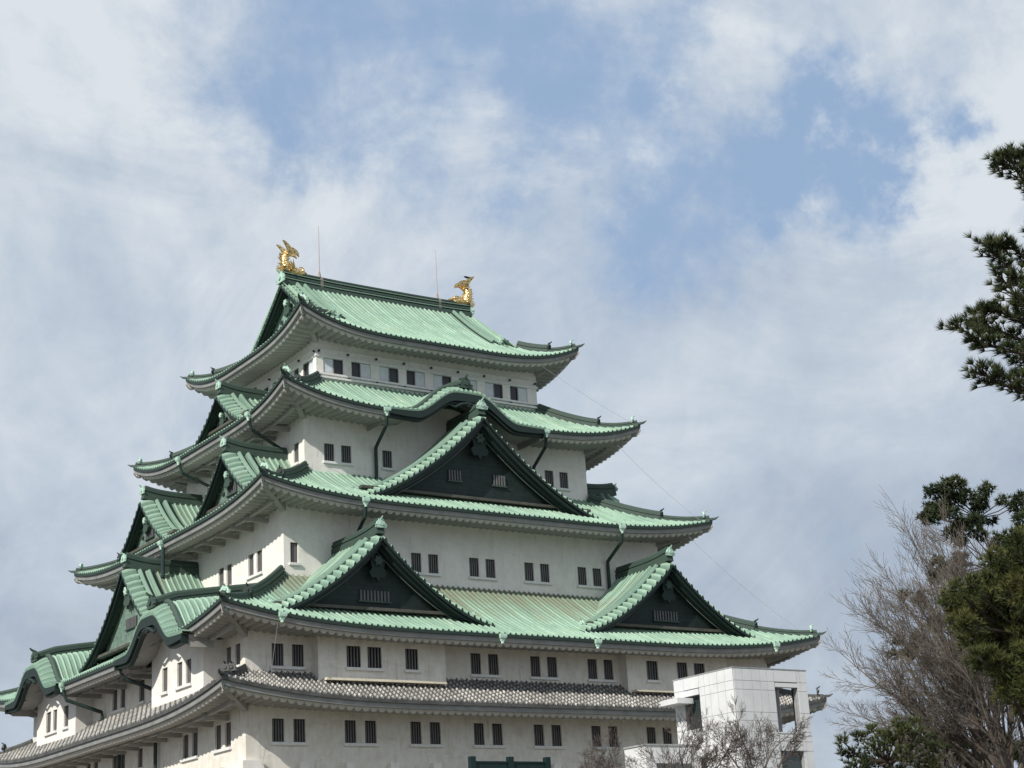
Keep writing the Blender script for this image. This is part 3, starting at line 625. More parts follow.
# ------------------------------------------------------------------ fifth storey
H5 = [(-6.1, ), (-2.12, ), (1.85, ), (5.83, )]
def storey5():
    mb = MB(); tr = MB(); st5 = bpy.data.objects.new('storey_trim', None); S.collection.objects.link(st5); st5.parent = KEEP
    for side in 'RLBE':
        T = TS[side]; half, b = (8.27, 6.34) if side in 'RB' else (6.34, 8.27)
        cs_ = (-6.1, -2.12, 1.85, 5.83) if side in 'RB' else (-4.25, 0., 4.25)
        nich = []
        for c in cs_:
            nich += [(c-1.68, c-.29, 25.15, 26.12), (c+.29, c+1.68, 25.15, 26.12)]
        wall_face(mb, T, -half, half, 23.2, 28.2, b, nich, .10)
        for j, (l, r, z0, z1) in enumerate(nich):
            if j % 2 == 0: wl, wr, pl, pr_ = r-.68, r, l, r-.68
            else: wl, wr, pl, pr_ = l, l+.66, l+.66, r
            mb2 = [(wl, wr, z0, z1)]
            m = MB(); m.box((wl, b-.35, z0), (wr, b-.12, z1), T); w = m.build('window', M['dark'], KEEP)
            m = MB(); m.box((pl, b-.14, z0+.03), (pr_, b-.07, z1-.03), T); m.box((pl+.06, b-.07, z0+.09), (pr_-.06, b-.055, z1-.09), T); m.build('shutter', M['shut'], w)
            m = MB(); m.box((wl, b-.12, z0), (wl+.05, b-.04, z1), T); m.box((wr-.05, b-.12, z0), (wr, b-.04, z1), T); m.box((wl+.05, b-.12, z1-.05), (wr-.05, b-.04, z1), T); m.build('frame', M['bars'], w)
        e = half
        for z0, z1, pj in ((26.14, 26.30, .07), (26.64, 26.70, .05), (24.98, 25.10, .14), (24.74, 24.86, .20)):
            x = e+pj-.001; tr.box((-x, b-.02, z0), (x, b+pj, z1), T)
        n = 8 if side in 'RB' else 6
        for k in range(n+1):
            a = -half+.15+(2*half-.3)*k/n
            for z in (26.48, 24.92):
                kn = MB(); kn.tube([T(a, b, z), T(a, b+.10, z), T(a, b+.101, z), T(a, b+.13, z)], .07, 8, [.8, .8, 1.2, 1.2])
                if side in 'RL': kn.build('nail_cover', M['pipe'], st5)
    mb.build('wall', M['wall'], KEEP); tr.build('string_course', M['white'], st5)
storey5()
# bottom of the first storey: little plaster blocks and the corner chute
def bblock(T_, lo, hi): q = MB(); q.box(lo, hi, T_); q.build('base_block', M['wall'], KEEP)
for k in range(13): a = -14.6+2.62*k; bblock(TS['R'], (a-.25, 15.87, -.3), (a+.25, 16.2, .45))
for k in range(11): a = -13.2+2.62*k; bblock(TS['L'], (a-.25, 17.74, -.3), (a+.25, 18.07, .45))
m = MB(); m.box((-18.05, 14.9, -.3), (-16.9, 16.2, .5), lambda a, b, z: (a, -b, z)); m.build('corner_chute', M['wall'], KEEP)

# ------------------------------------------------------------------ rainwater goods
def head(p, out):
    m = MB(); P0 = []
    for s_, z in ((.10, -.26), (.12, -.18), (.19, -.10), (.21, 0), (.21, .12)):
        P0.append([(x*s_, y*s_*.8, z) for x, y in ((-1, -1), (1, -1), (1, 1), (-1, 1), (-1, -1))])
    m.grid(P0); m.add([(-.21, -.168, .12), (.21, -.168, .12), (.21, .168, .12), (-.21, .168, .12)], [(0, 1, 2, 3)]); m.tube([(0, 0, -.24), (0, 0, -.4)], .09, 8)
    o = m.build('rainwater_head', M['mint'], KEEP); o.location = p; o.rotation_euler = (0, 0, out); return o
def pipe(pts, r=.11): m = MB(); m.tube(pts, r, 8); m.build('downspout', M['pipe'], KEEP)
def rw(side, i, a, zend=None, ash=-.9, pipe_=True):
    T = TS[side]; L, B = eh(i, side); b = B-OV[i]; z = prof(i, 0)+lift(i, L-abs(a), 0)
    head(T(a, B+.0, z-.12), 0 if side == 'R' else math.pi/2)
    if pipe_: pipe([T(a, B-.02, z-.42), T(a+ash*.15, B-.25, z-1.0), T(a+ash, b+.22, z-1.75), T(a+ash, b+.20, z-2.0), T(a+ash, b+.20, zend)])
rw('R', 4, -6.2, 18.0, .6); rw('R', 4, 5.35, 18.2, .65)
rw('R', 3, -9.5, 11.3, .6); rw('R', 3, 8.5, 11.3, .55)
for a in (-16.85, -3.6, 2.85, 16.4): rw('R', 2, a, 5, 0, False)
rw('L', 4, -6.6, 17.6, .8); rw('L', 4, 3.6, 17.6, .2); rw('L', 3, -.55, 11, 0, False)
rw('L', 2, -5.0, 4.4, -.4); rw('L', 2, 3.9, 4.4, -.7)
pipe([(-15.8, -.6, 14.7), (-15.8, -.6, 12.9)], .13)
pipe([(-17.95, -4.9, 2.9), (-17.95, -4.9, -.3)]); pipe([(-17.95, .4, 2.9), (-17.95, .4, -.3)])

# ------------------------------------------------------------------ golden fish on the ridge
def shachi(x, sgn, label, group, ry):
    # local frame: +X = inward along the ridge (head side)
    root = thing('golden_fish_statue', label, 'statue', (x, 0, 33.9), group); root.scale = (sgn*.94, .94, .94)
    path = [(1.02, .28), (.80, .30), (.50, .33), (.15, .36), (-.15, .48), (-.38, .75), (-.46, 1.10), (-.40, 1.45), (-.28, 1.78), (-.22, 2.0)]
    rw_ = [.20, .30, .36, .38, .36, .32, .27, .21, .15, .10]; rh = [.16, .25, .30, .32, .32, .29, .25, .20, .15, .09]
    m = MB(); K = 14; R = []
    pts = []; 
    for i in range(len(path)-1):
        for q in range(3):
            t = q/3; f_ = lambda A: A[i]*(1-t)+A[i+1]*t; pts.append((path[i][0]*(1-t)+path[i+1][0]*t, path[i][1]*(1-t)+path[i+1][1]*t, f_(rw_)*1.25, f_(rh)*1.25))
    pts.append((*path[-1], rw_[-1], rh[-1]))
    for i, (px, pz, a, h) in enumerate(pts):
        q0 = pts[max(0, i-1)]; q1 = pts[min(len(pts)-1, i+1)]; t = Vector((q1[0]-q0[0], 0, q1[1]-q0[1])).normalized(); nrm = Vector((-t.z, 0, t.x))
        R.append([tuple(Vector((px, 0, pz))+nrm*(h*math.cos(2*math.pi*k/K))*(1+.05*((i+k) % 2))+Vector((0, a*math.sin(2*math.pi*k/K), 0))) for k in range(K)])
    RR = [r+[r[0]] for r in R]; m.grid(RR); m.add(R[0], [tuple(range(K))])
    body = m.build('body', M['gold'], root)
    # jaw, brow and eyes
    m = MB(); m.tube([(1.22, 0, .12), (.95, 0, .10), (.6, 0, .08)], .17, 8, [.6, 1, 1]); m.tube([(1.28, 0, .42), (1.05, 0, .46), (.8, 0, .50)], .16, 8, [.5, 1, 1])
    for sy in (-1, 1): m.tube([(.90, sy*.25, .52), (.80, sy*.33, .56)], .09, 8); m.tube([(1.0, sy*.2, .56), (.8, sy*.32, .70), (.55, sy*.34, .66)], .05, 5)
    m.build('head', M['gold'], body)
    def fin(name, outl, th, rot=None):
        f = MB(); n = len(outl); 
        f.add([(a, -th, b) for a, b in outl]+[(a, th, b) for a, b in outl], [tuple(range(n)), tuple(range(n, 2*n))[::-1]]+[(j, (j+1) % n, n+(j+1) % n, n+j) for j in range(n)])
        return f.build(name, M['gold'], root)
    for lo in (-1, 1):
        o_ = fin('tail_fin', [(-.40, 1.62), (-.46, 1.95), (-.66, 2.22), (-.88, 2.50), (-.62, 2.46), (-.38, 2.30), (-.16, 2.14), (.10, 2.10), (.36, 1.98), (.54, 1.78), (.58, 1.55), (.36, 1.68), (.12, 1.72), (-.08, 1.66), (-.20, 1.5)], .05)
        o_.rotation_euler = (rad(lo*9), 0, rad(lo*7))
    # dorsal spines along the outer back
    for k in range(9):
        i = 6+k*2
        if i >= len(pts)-3: break
        px, pz, a, h = pts[i]; q1 = pts[i+1]; t = Vector((q1[0]-px, 0, q1[1]-pz)).normalized(); nn = Vector((-t.z, 0, t.x)); 
        c = Vector((px, 0, pz))
        sp = MB(); sp.tube([tuple(c-nn*(-h*.9)), tuple(c+nn*(h+.26)+t*.16)], .075, 5, [1, .1]); sp.build('dorsal_spine', M['gold'], root); sp = MB(); sp.tube([tuple(c-nn*(h*.9)), tuple(c-nn*(h+.15)+t*.14)], .07, 5, [1, .1]); sp.build('dorsal_spine', M['gold'], root)
    for sy in (-1, 1):
        f = MB(); B0 = Vector((.15, sy*.3, .35))
        for k in range(5):
            an = rad(200-22*k); f.tube([tuple(B0), tuple(B0+Vector((.34*math.cos(an), sy*.22, .30*math.sin(an)+.1))), tuple(B0+Vector((.70*math.cos(an), sy*.38, .55*math.sin(an)+.22)))], .10, 5, [1, .8, .1])
        f.build('pectoral_fin', M['gold'], root)
    f = MB()
    for k in range(5):
        an = rad(150+16*k); f.tube([(-.2, 0, .32), (-.2+.5*math.cos(an), 0, .36+.35*math.sin(an)), (-.2+.95*math.cos(an), 0, .50+.45*math.sin(an))], .12, 5, [1, .8, .08])
    f.build('belly_fin', M['gold'], root)
    f = MB()
    for k in range(4):
        f.tube([(-.5, 0, 1.1+.12*k), (-.80, 0, 1.2+.14*k), (-.85, 0, 1.35+.12*k)], .07, 5, [1, .7, .1])
    f.build('back_fin', M['gold'], root)
shachi(-6.7, 1, 'golden tiger-fish statue with tail curled up on the left end of the main ridge', 'golden fish on the ridge', 0)
shachi(6.9, -1, 'golden tiger-fish statue carrying a small bird, right end of the main ridge', 'golden fish on the ridge', 0)
m = MB(); m.tube([(0, 0, 0), (.12, 0, .05), (.25, 0, .12), (.33, 0, .18)], .085, 8, [.5, 1, .9, .6]); m.tube([(0, 0, .02), (-.22, 0, -.03)], .05, 6, [1, .5]); m.tube([(.33, 0, .19), (.43, 0, .17)], .03, 5, [1, .1]); m.tube([(.12, 0, .0), (.12, 0, -.12)], .012, 5)
bd_ = m.build('perched_bird', M['bird'], None, True); bd_.location = (7.5, 0, 36.28); bd_.rotation_euler = (0, rad(25), rad(180)); tag(bd_, 'small dark bird perched on top of the right golden fish', 'bird')
for x, h, lab in ((-4.52, 37.96, 'thin lightning rod beside the left golden fish'), (4.78, 37.9, 'thin lightning rod beside the right golden fish')):
    t = thing('lightning_rod', lab, 'lightning rod', (x, 0, 34), 'lightning rods on the main ridge')
    m = MB(); m.tube([(0, 0, 0), (0, 0, h-34)], .035, 6, [1, .5]); m.build('rod', M['mast'], t)
    m = MB()
    for k in range(3): an = k*2.094+.5; m.tube([(.22*math.cos(an), .16*math.sin(an), 0), (0, 0, .75)], .025, 5)
    m.box((-.1, -.34, -.75), (.1, -.30, .08)); m.build('stay', M['mast'], t)
# earthing wires
def wire(a, b, sag, lab):
    a = Vector(a); b = Vector(b); m = MB(); m.tube([a.lerp(b, t)-Vector((0, 0, sag*4*t*(1-t))) for t in np.linspace(0, 1, 12)], .010, 4); tag(m.build('grounding_wire', M['wire']), lab, 'wire', 'grounding wires of the keep')
wire((7.2, -8.3, 27.2), (12.6, -11.1, 22.9), .15, 'thin wire from the top roof to the right tip of the fourth roof')
wire((11.2, -10.9, 21.4), (15.0, -14.0, 16.0), .2, 'thin wire from the fourth roof to the right tip of the third roof')
wire((14.0, -13.9, 14.9), (18.6, -18.0, 8.6), .3, 'thin wire from the third roof to the right tip of the second roof')
wire((-6.0, -8.3, 27.3), (-6.6, -6.7, 25.6), 0, 'thin wire from the top eave down to the top storey windows')
wire((-10.1, -11.0, 21.6), (-9.6, -8.7, 18.9), 0, 'thin wire from the fourth eave down to the left window pair')
wire((-13.2, -14.0, 15.0), (-12.9, -11.8, 13.0), 0, 'thin wire from the third eave down to the corner window')
wire((-17.0, -18.1, 7.1), (-17.0, -17.2, 4.4), 0, 'thin wire from the second eave down to the grey tile roof')
wire((-17.2, -18.0, 3.3), (-17.0, -16.2, .3), 0, 'thin wire from the grey tile eave down past the first windows')
#PART2
NEAR = [[(-43.87, -86.79, -2.97), (-44.11, -86.71, -2.76), (-44.3, -86.66, -2.55), (-44.46, -86.63, -2.34), (-44.55, -86.59, -2.28)], [(-44.0, -86.54, -2.58), (-44.1, -86.55, -2.37), (-44.19, -86.55, -2.2), (-44.29, -86.51, -2.13)], [(-43.56, -86.38, -2.97), (-43.75, -86.28, -2.86), (-43.87, -86.27, -2.67)], [(-43.09, -86.18, -3.47), (-43.38, -86.07, -3.24), (-43.62, -85.96, -3.1), (-43.84, -85.91, -2.85), (-44.01, -85.86, -2.67)], [(-43.26, -85.89, -3.11), (-43.44, -85.89, -2.77), (-43.6, -85.84, -2.62), (-43.71, -85.79, -2.57)], [(-43.88, -86.51, -3.69), (-44.11, -86.41, -3.52), (-44.27, -86.34, -3.43), (-44.43, -86.31, -3.22)], [(-43.43, -86.43, -3.87), (-43.74, -86.27, -3.73), (-44.02, -86.07, -3.75), (-44.28, -85.92, -3.66), (-44.49, -85.83, -3.51)], [(-43.54, -86.12, -3.65), (-43.78, -86.04, -3.43), (-44.01, -85.92, -3.32), (-44.12, -85.85, -3.29)], [(-43.17, -86.03, -3.71), (-43.48, -85.87, -3.57), (-43.8, -85.72, -3.4), (-43.99, -85.62, -3.31)], [(-43.05, -85.86, -3.55), (-43.26, -85.68, -3.64), (-43.38, -85.62, -3.58)], [(-43.59, -86.46, -4.35), (-43.88, -86.3, -4.21), (-44.14, -86.15, -4.14), (-44.36, -86.04, -4.05), (-44.47, -85.99, -3.96)], [(-43.68, -86.14, -4.17), (-43.91, -86.05, -3.99), (-44.06, -85.96, -3.95)]]
NTRUNK = [[-42.01, -85.11, -8.33], [-42.42, -85.81, -5.79], [-42.8, -86.21, -4.09], [-43.14, -86.54, -2.65], [-43.44, -86.89, -1.2]]
MID = [(-31.22, -75.58, -2.52, 0.39), (-31.23, -75.07, -2.87, 0.42), (-31.47, -74.67, -3.04, 0.28), (-31.42, -74.2, -3.17, 0.25), (-31.39, -74.77, -3.37, 0.39), (-30.64, -74.77, -3.27, 0.46), (-32.16, -76.45, -3.28, 0.42), (-31.2, -75.53, -3.93, 0.46), (-30.71, -74.45, -3.82, 0.42), (-31.65, -74.69, -3.81, 0.28), (-30.43, -74.58, -4.32, 0.42), (-31.64, -75.93, -4.87, 0.39), (-32.39, -75.04, -3.03, 0.16), (-31.99, -75.45, -4.44, 0.28), (-31.01, -75.94, -2.58, 0.39), (-30.81, -75.6, -3.57, 0.46), (-32.47, -76.6, -2.47, 0.21)]
EVG = [(-15.9, -60.47, 3.8, 0.3), (-15.37, -60.48, 4.04, 0.3), (-14.95, -60.6, 4.12, 0.27), (-14.7, -60.06, 3.76, 0.36), (-14.83, -60.74, 3.72, 0.27), (-15.18, -59.72, 3.54, 0.33), (-16.98, -61.62, 2.82, 0.27), (-14.98, -61.66, 3.67, 0.21), (-13.98, -60.56, 3.77, 0.21), (-16.0, -60.04, 3.14, 0.21), (-15.23, -58.12, -0.69, 0.27), (-17.18, -59.63, -1.1, 0.21), (-16.56, -58.92, -0.51, 0.18), (-17.2, -59.13, -1.03, 0.15), (-15.93, -59.07, -0.51, 0.27), (-13.89, -61.85, 3.26, 0.27), (-15.05, -62.88, 2.46, 0.24), (-15.11, -62.34, 3.19, 0.18), (-16.59, -60.03, 0.51, 0.27), (-15.6, -58.47, 1.01, 0.18), (-15.14, -59.6, 1.61, 0.3), (-16.45, -60.28, -0.28, 0.3), (-14.59, -59.97, 1.89, 0.3), (-15.21, -62.11, 2.01, 0.3), (-13.75, -61.18, 1.7, 0.3), (-16.23, -61.47, 2.06, 0.24), (-16.23, -62.13, 2.53, 0.24), (-14.19, -58.95, -0.72, 0.27), (-16.3, -59.76, -1.39, 0.21)]
LOW = [(-9.67, -49.44, -2.83, 0.4), (-9.64, -49.25, -2.2, 0.25), (-9.0, -49.48, -2.22, 0.33), (-8.23, -49.32, -2.55, 0.43), (-8.92, -49.84, -1.97, 0.25), (-8.03, -49.71, -2.12, 0.29), (-9.72, -52.02, -1.97, 0.22), (-8.73, -50.82, -2.51, 0.4), (-7.39, -50.12, -1.98, 0.33), (-7.8, -51.04, -1.81, 0.33), (-6.93, -50.48, -2.3, 0.4), (-9.17, -51.64, -3.07, 0.43), (-7.49, -51.56, -2.8, 0.43), (-9.58, -50.79, -3.23, 0.51), (-9.48, -49.68, -3.32, 0.51), (-7.32, -51.06, -3.35, 0.51), (-8.32, -52.85, -2.5, 0.33), (-7.39, -52.53, -2.98, 0.43), (-6.82, -52.48, -3.49, 0.51), (-4.71, -51.62, -3.21, 0.51), (-4.69, -52.39, -2.75, 0.43), (-5.67, -53.83, -3.28, 0.51), (-5.24, -51.97, -2.53, 0.36)]

EVG2 = [(-14.3, -60.71, 3.41, 0.27), (-15.18, -62.01, 0.48, 0.19), (-13.41, -61.63, 3.59, 0.19), (-15.54, -60.44, 0.63, 0.26), (-14.76, -61.55, 0.77, 0.22), (-14.19, -60.8, 0.65, 0.19), (-13.97, -60.87, 2.98, 0.16), (-15.69, -60.07, 1.72, 0.22), (-15.83, -60.12, 3.12, 0.29), (-15.68, -61.26, 2.57, 0.29), (-14.85, -61.72, 1.68, 0.12), (-15.78, -60.62, 1.26, 0.21), (-14.72, -60.9, 2.89, 0.25), (-16.44, -61.67, 2.44, 0.3), (-15.08, -62.07, 0.51, 0.22), (-14.02, -61.69, 1.39, 0.25), (-14.77, -60.18, 0.72, 0.19), (-14.46, -62.51, 2.8, 0.15), (-16.77, -61.08, 2.88, 0.27), (-13.44, -60.83, 2.11, 0.29), (-14.98, -62.15, 0.82, 0.29), (-15.29, -60.13, 3.28, 0.27), (-14.6, -61.33, 1.51, 0.14), (-14.65, -61.16, 3.47, 0.17), (-14.39, -62.11, 1.78, 0.15), (-15.17, -60.15, 2.67, 0.21), (-14.92, -61.14, 2.41, 0.22), (-14.14, -61.66, 1.95, 0.3), (-15.14, -61.48, 1.14, 0.18), (-15.84, -61.19, 3.0, 0.13), (-15.68, -59.88, 1.34, 0.2), (-14.12, -61.63, 0.71, 0.23), (-14.69, -60.4, 0.79, 0.23), (-12.59, -60.92, 2.74, 0.26)]
LOWN = [(-29.31, -68.98, -5.17, 0.23), (-29.69, -69.21, -4.93, 0.15), (-28.74, -68.77, -4.78, 0.19), (-29.23, -69.64, -5.1, 0.25), (-28.71, -69.11, -4.66, 0.15), (-28.7, -69.45, -4.8, 0.17), (-28.92, -70.06, -4.66, 0.13), (-28.35, -69.32, -4.93, 0.23), (-28.81, -70.12, -4.82, 0.19), (-28.13, -69.77, -4.6, 0.17), (-28.46, -70.24, -4.95, 0.23), (-28.68, -69.92, -5.26, 0.25), (-27.72, -69.88, -5.11, 0.21), (-28.09, -68.64, -5.26, 0.29), (-29.4, -69.27, -5.46, 0.29), (-28.04, -69.98, -5.47, 0.29), (-27.97, -69.05, -5.58, 0.29)]
MID2 = [(-30.63, -74.95, -2.62, 0.42), (-31.58, -75.2, -3.19, 0.35), (-31.94, -75.1, -4.24, 0.28), (-30.54, -74.6, -3.47, 0.42), (-32.96, -75.64, -3.78, 0.25), (-30.29, -74.6, -4.82, 0.39), (-31.72, -75.37, -4.79, 0.28), (-31.97, -76.56, -2.43, 0.32), (-32.47, -76.16, -2.76, 0.25), (-32.49, -75.46, -3.03, 0.21), (-31.79, -74.37, -3.08, 0.18), (-31.58, -76.0, -4.28, 0.42)]
LB = (-28.27, -69.14, -10)
# ------------------------------------------------------------------ white clad lift tower beside the keep
TW = thing('lift_tower', 'white panel-clad lift tower with tall openings in front of the keep', 'tower', (0, 0, 0))
X0, X1, Y0, Y1, ZT = -1.23, 3.43, -34.0, -29.6, 3.0
def tface(T, a0, a1, b, ops, cols_, rows_, zb=-10., thick=.32):
    """open-jointed cladding: each panel a thin slab proud of the dark joint layer"""
    core = MB(); pn = MB(); A = sorted(set([a0, a1]+[v for o in ops for v in o[:2]])); Z = sorted(set([zb, ZT]+[v for o in ops for v in o[2:]]))
    wall_face(core, T, a0, a1, zb, ZT, b, ops, thick)
    A2 = sorted(set(A+cols_)); Z2 = sorted(set(Z+rows_)); g_ = .009
    for i in range(len(A2)-1):
        for j in range(len(Z2)-1):
            am, zm = (A2[i]+A2[i+1])/2, (Z2[j]+Z2[j+1])/2
            if any(o[0] < am < o[1] and o[2] < zm < o[3] for o in ops): continue
            pn.box((A2[i]+g_, b+.004, Z2[j]+g_), (A2[i+1]-g_, b+.03, Z2[j+1]-g_), T)
    return core, pn
specs = [(TS['R'], X0, X1, 34.0, [(1.32, 2.80, .05, 2.42), (1.30, 2.78, -3.4, -.84), (1.3, 2.78, -7.4, -4.6)], [-.68, -.1, .42, .87, 3.0], [2.42, 2.0, .95, .55, -.4]),
         (lambda a, b, z: (b, a, z), Y0, Y1, X1, [(-33.25, -32.0, .05, 2.42)], [-31.2, -30.4], [2.42, .95, .55, -.4]),
         (lambda a, b, z: (-b, a, z), Y0, Y1, 1.23, [(-31.5, -30.35, .5, 2.42), (-31.5, -30.35, -3.2, -1.0)], [-33.4, -32.85, -32.3, -31.9], [2.42, 2.0, .95, .55, -.4]),
         (TS['B'], X0, X1, -29.6, [], [-.1, 1, 2.2], [2.0, .55])]
for T_, a0, a1, b_, ops_, c_, r_ in specs:
    core, pn = tface(T_, a0, a1, b_, ops_, c_, r_); w_ = core.build('tower_wall', M['seam'], TW); pn.build('cladding', M['panel'], w_)
m = MB(); m.box((X0-.05, Y0-.05, ZT), (X1+.05, Y1+.05, ZT+.05)); m.build('coping', M['seam'], TW)
m = MB(); m.box((X0+.02, Y0+.02, -.40), (X1-.02, Y1-.02, -.30)); m.box((X0+.02, Y0+.02, -4.4), (X1-.02, Y1-.02, -4.3)); m.box((X0+.3, -31.8, -.3), (X1-.3, -31.7, 2.9)); m.build('floor_slab', M['panel'], TW)
m = MB(); m.box((-1.05, -31.49, .5), (-1.0, -30.36, 2.08)); m.build('window_glass', M['glass'], TW)
m = MB(); m.box((-1.05, -31.49, -3.2), (-1.0, -30.36, -1.0)); m.build('window_glass', M['glass'], TW); m = MB(); m.box((1.31, -33.8, -3.4), (2.77, -33.75, -.84)); m.build('window_glass', M['glass'], TW)
m = MB(); m.box((-1.30, -31.48, 2.10), (-1.02, -30.37, 2.38)); m.box((1.34, -34.02, 2.18), (2.78, -33.75, 2.38)); m.build('lintel_box', M['panel'], TW)
m = MB(); m.box((-1.28, -31.55, .40), (-1.0, -30.3, .49)); m.build('opening_sill', M['panel'], TW); m = MB(); m.box((1.3, -34.06, -.02), (2.82, -33.7, .045)); m.build('opening_sill', M['panel'], TW)
for x in (1.32, 2.76):
    m = MB(); m.box((x, -33.85, .05), (x+.04, -33.78, 2.2)); m.build('opening_frame', M['seam'], TW)
m = MB(); m.box((-2.25, -31.0, 1.72), (-1.26, -29.7, 1.98)); m.build('canopy', M['panel'], TW)
m = MB(); m.box((-4.6, -31.2, -10), (-1.27, -29.6, -.35)); an = m.build('annex_wall', M['panel'], TW)
m = MB(); m.box((-4.0, -31.24, -3.3), (-1.9, -31.21, -1.15)); m.build('annex_window', M['glass'], an)
m = MB(); m.box((-4.65, -31.25, -.34), (-1.28, -29.6, -.26)); m.build('annex_coping', M['seam'], an)
# dark green service staircase in front of the stone foundation
GS = thing('service_stair', 'dark green steel service stair enclosure at the foot of the keep wall', 'stair tower', (0, 0, 0))
for k in range(3):
    x = -9.6+2.22*k; m = MB(); m.box((x-.14, -24.12, -10), (x+.14, -23.84, -.1)); m.build('post', M['grn'], GS)
m = MB()
for k in range(2):
    x = -9.6+2.22*k; m.box((x+.15, -24.02, -2.2), (x+2.07, -23.94, -.33)); m.box((x+.15, -24.06, -.40), (x+2.07, -23.9, -.32))
m.build('side_panel', M['grn'], GS)
m = MB()
for k in range(9): m.box((-9.4+.45*k, -23.8, -3.0-.2*k), (-8.95+.45*k, -22.8, -2.92-.2*k))
m.build('stair_tread', M['grn'], GS)
for k in range(3):
    x = -9.6+2.22*k; m = MB(); m.box((x-.1, -22.8, -10), (x+.1, -22.6, -.6)); m.build('post', M['grn'], GS)

# ------------------------------------------------------------------ trees
def rvec(rng): return Vector((rng.gauss(0, 1), rng.gauss(0, 1), rng.gauss(0, 1))).normalized()
def seg(mb, pts, r0, r1, k=4):
    n = len(pts); mb.tube(pts, 1., k, [r0+(r1-r0)*i/(n-1) for i in range(n)], False)
def grow(mb, rng, p, d, ln, r, dep, bend, kids, spread, up, rmin, stats):
    """one limb with alternating side shoots; returns nothing"""
    n = 4 if dep > 0 else 3; pts = [p.copy()]; q = p.copy(); dd = d.copy()
    for i in range(n):
        dd = (dd+rvec(rng)*bend+Vector((0, 0, up))).normalized(); q = q+dd*(ln/n); pts.append(q.copy())
    r1 = max(rmin, r*.5); seg(mb, [tuple(x) for x in pts], r, r1, 7 if r > .03 else 3); stats[0] += 1
    if dep == 0: return
    k = rng.randint(*kids)
    for j in range(k):
        t = .25+.75*(j+rng.random()*.7)/k; f_ = min(t*n, n-.001); i = int(f_); c = pts[i].lerp(pts[i+1], f_-i)
        dl = (pts[i+1]-pts[i]).normalized(); a = rvec(rng); a = (a-dl*a.dot(dl)).normalized()
        nd_ = (dl*math.cos(spread)+a*math.sin(spread)).normalized()
        grow(mb, rng, c, nd_, ln*(.52+.25*rng.random())*(1.1-.35*t), max(rmin, r*(.62-.22*t)), dep-1, bend, kids, spread*(.9+.2*rng.random()), up, rmin, stats)
    grow(mb, rng, pts[-1], dd, ln*.6, r1, dep-1, bend, kids, spread, up, rmin, stats)
def bare_tree(name, label, cat, base, fork, limbs, r, ln, dep, kids, seed, mat, group=None, up=.05, spread=.62, bend=.16, rmin=.008):
    rng = random.Random(seed); root = thing(name, label, cat, base, group); b = Vector(base)
    t = MB(); fk = Vector(fork)-b; seg(t, [(0, 0, -.1), tuple(fk*.3+Vector((.05, .03, 0))), tuple(fk*.65-Vector((.06, .02, 0))), tuple(fk)], r*1.25, r, 9)
    t.build('trunk', M['bark'], root, True); st = [0]; c = MB()
    for dx, dy, dz, l in limbs: grow(c, rng, fk-Vector((0, 0, .1)), Vector((dx, dy, dz)).normalized(), l*ln, r*.46, dep, bend, kids, spread, up, rmin, st)
    c.build('bare_crown', mat, root); return root
# three cherries below the tower: low crowns of fine winter twigs
CH = 'leafless cherry trees in front of the tower'
bare_tree('bare_cherry_tree', 'small leafless cherry tree left of the white tower', 'tree', (-24.65, -54.4, -10), (-24.65, -54.4, -5.0), [(-.9, .5, .55, 1.25), (-.6, .2, 1, 1.1), (.3, -.3, 1, 1.1), (.9, -.6, .6, 1.2), (.2, .8, .7, 1.)], .075, 1, 5, (3, 3), 3, M['twig'], CH, .03, .62, .22, .0036)
bare_tree('bare_cherry_tree', 'leafless cherry tree with a forked crown at the left corner of the white tower', 'tree', (-23.9, -57.2, -10), (-23.8, -57.3, -4.9), [(-.9, .5, .7, 1.15), (-.3, .1, 1, 1.2), (.35, -.3, 1, 1.1), (.9, -.5, .6, 1.1), (.1, .9, .6, .9)], .085, 1, 5, (3, 3), 11, M['twig'], CH, .03, .62, .22, .0036)
bare_tree('bare_cherry_tree', 'leafless cherry tree in front of the right side of the white tower', 'tree', (-22.4, -58.5, -10), (-22.5, -58.6, -4.8), [(-.9, .5, .75, 1.15), (-.2, .1, 1, 1.2), (.35, -.3, 1, 1.15), (.9, -.5, .6, 1.15), (.1, .9, .6, .9)], .085, 1, 5, (3, 3), 23, M['twig'], CH, .03, .62, .22, .0036)
# big zelkova with a fan of fine twigs
bare_tree('bare_zelkova_tree', 'tall leafless tree with a wide fan of fine grey-brown twigs at the right', 'tree', (-22.9, -67.9, -10), (-22.95, -67.85, -6.05),
          [(-.83, .55, .75, 1.6), (-.83, .55, 1.05, 1.9), (-.7, .45, 1.4, 2.4), (-.5, .35, 1.7, 2.9), (-.05, .1, 1.7, 3.2), (-.3, -.2, 1.6, 2.9), (-.55, .2, .9, 1.9), (-.45, .3, 1.6, 2.8), (-.2, .1, 1.6, 3.0), (.1, -.1, 1.6, 3.0), (.4, -.3, 1.4, 2.8), (-.8, .5, .3, 1.3), (-.9, .4, .5, 1.6), (-.4, .9, .9, 2.1), (-.5, -.3, 1.2, 2.4), (.7, -.4, .9, 2.3), (-.6, .6, 1.2, 2.5)], .17, 1.08, 5, (3, 4), 8, M['twigz'], None, .022, .54, .13, .0040)

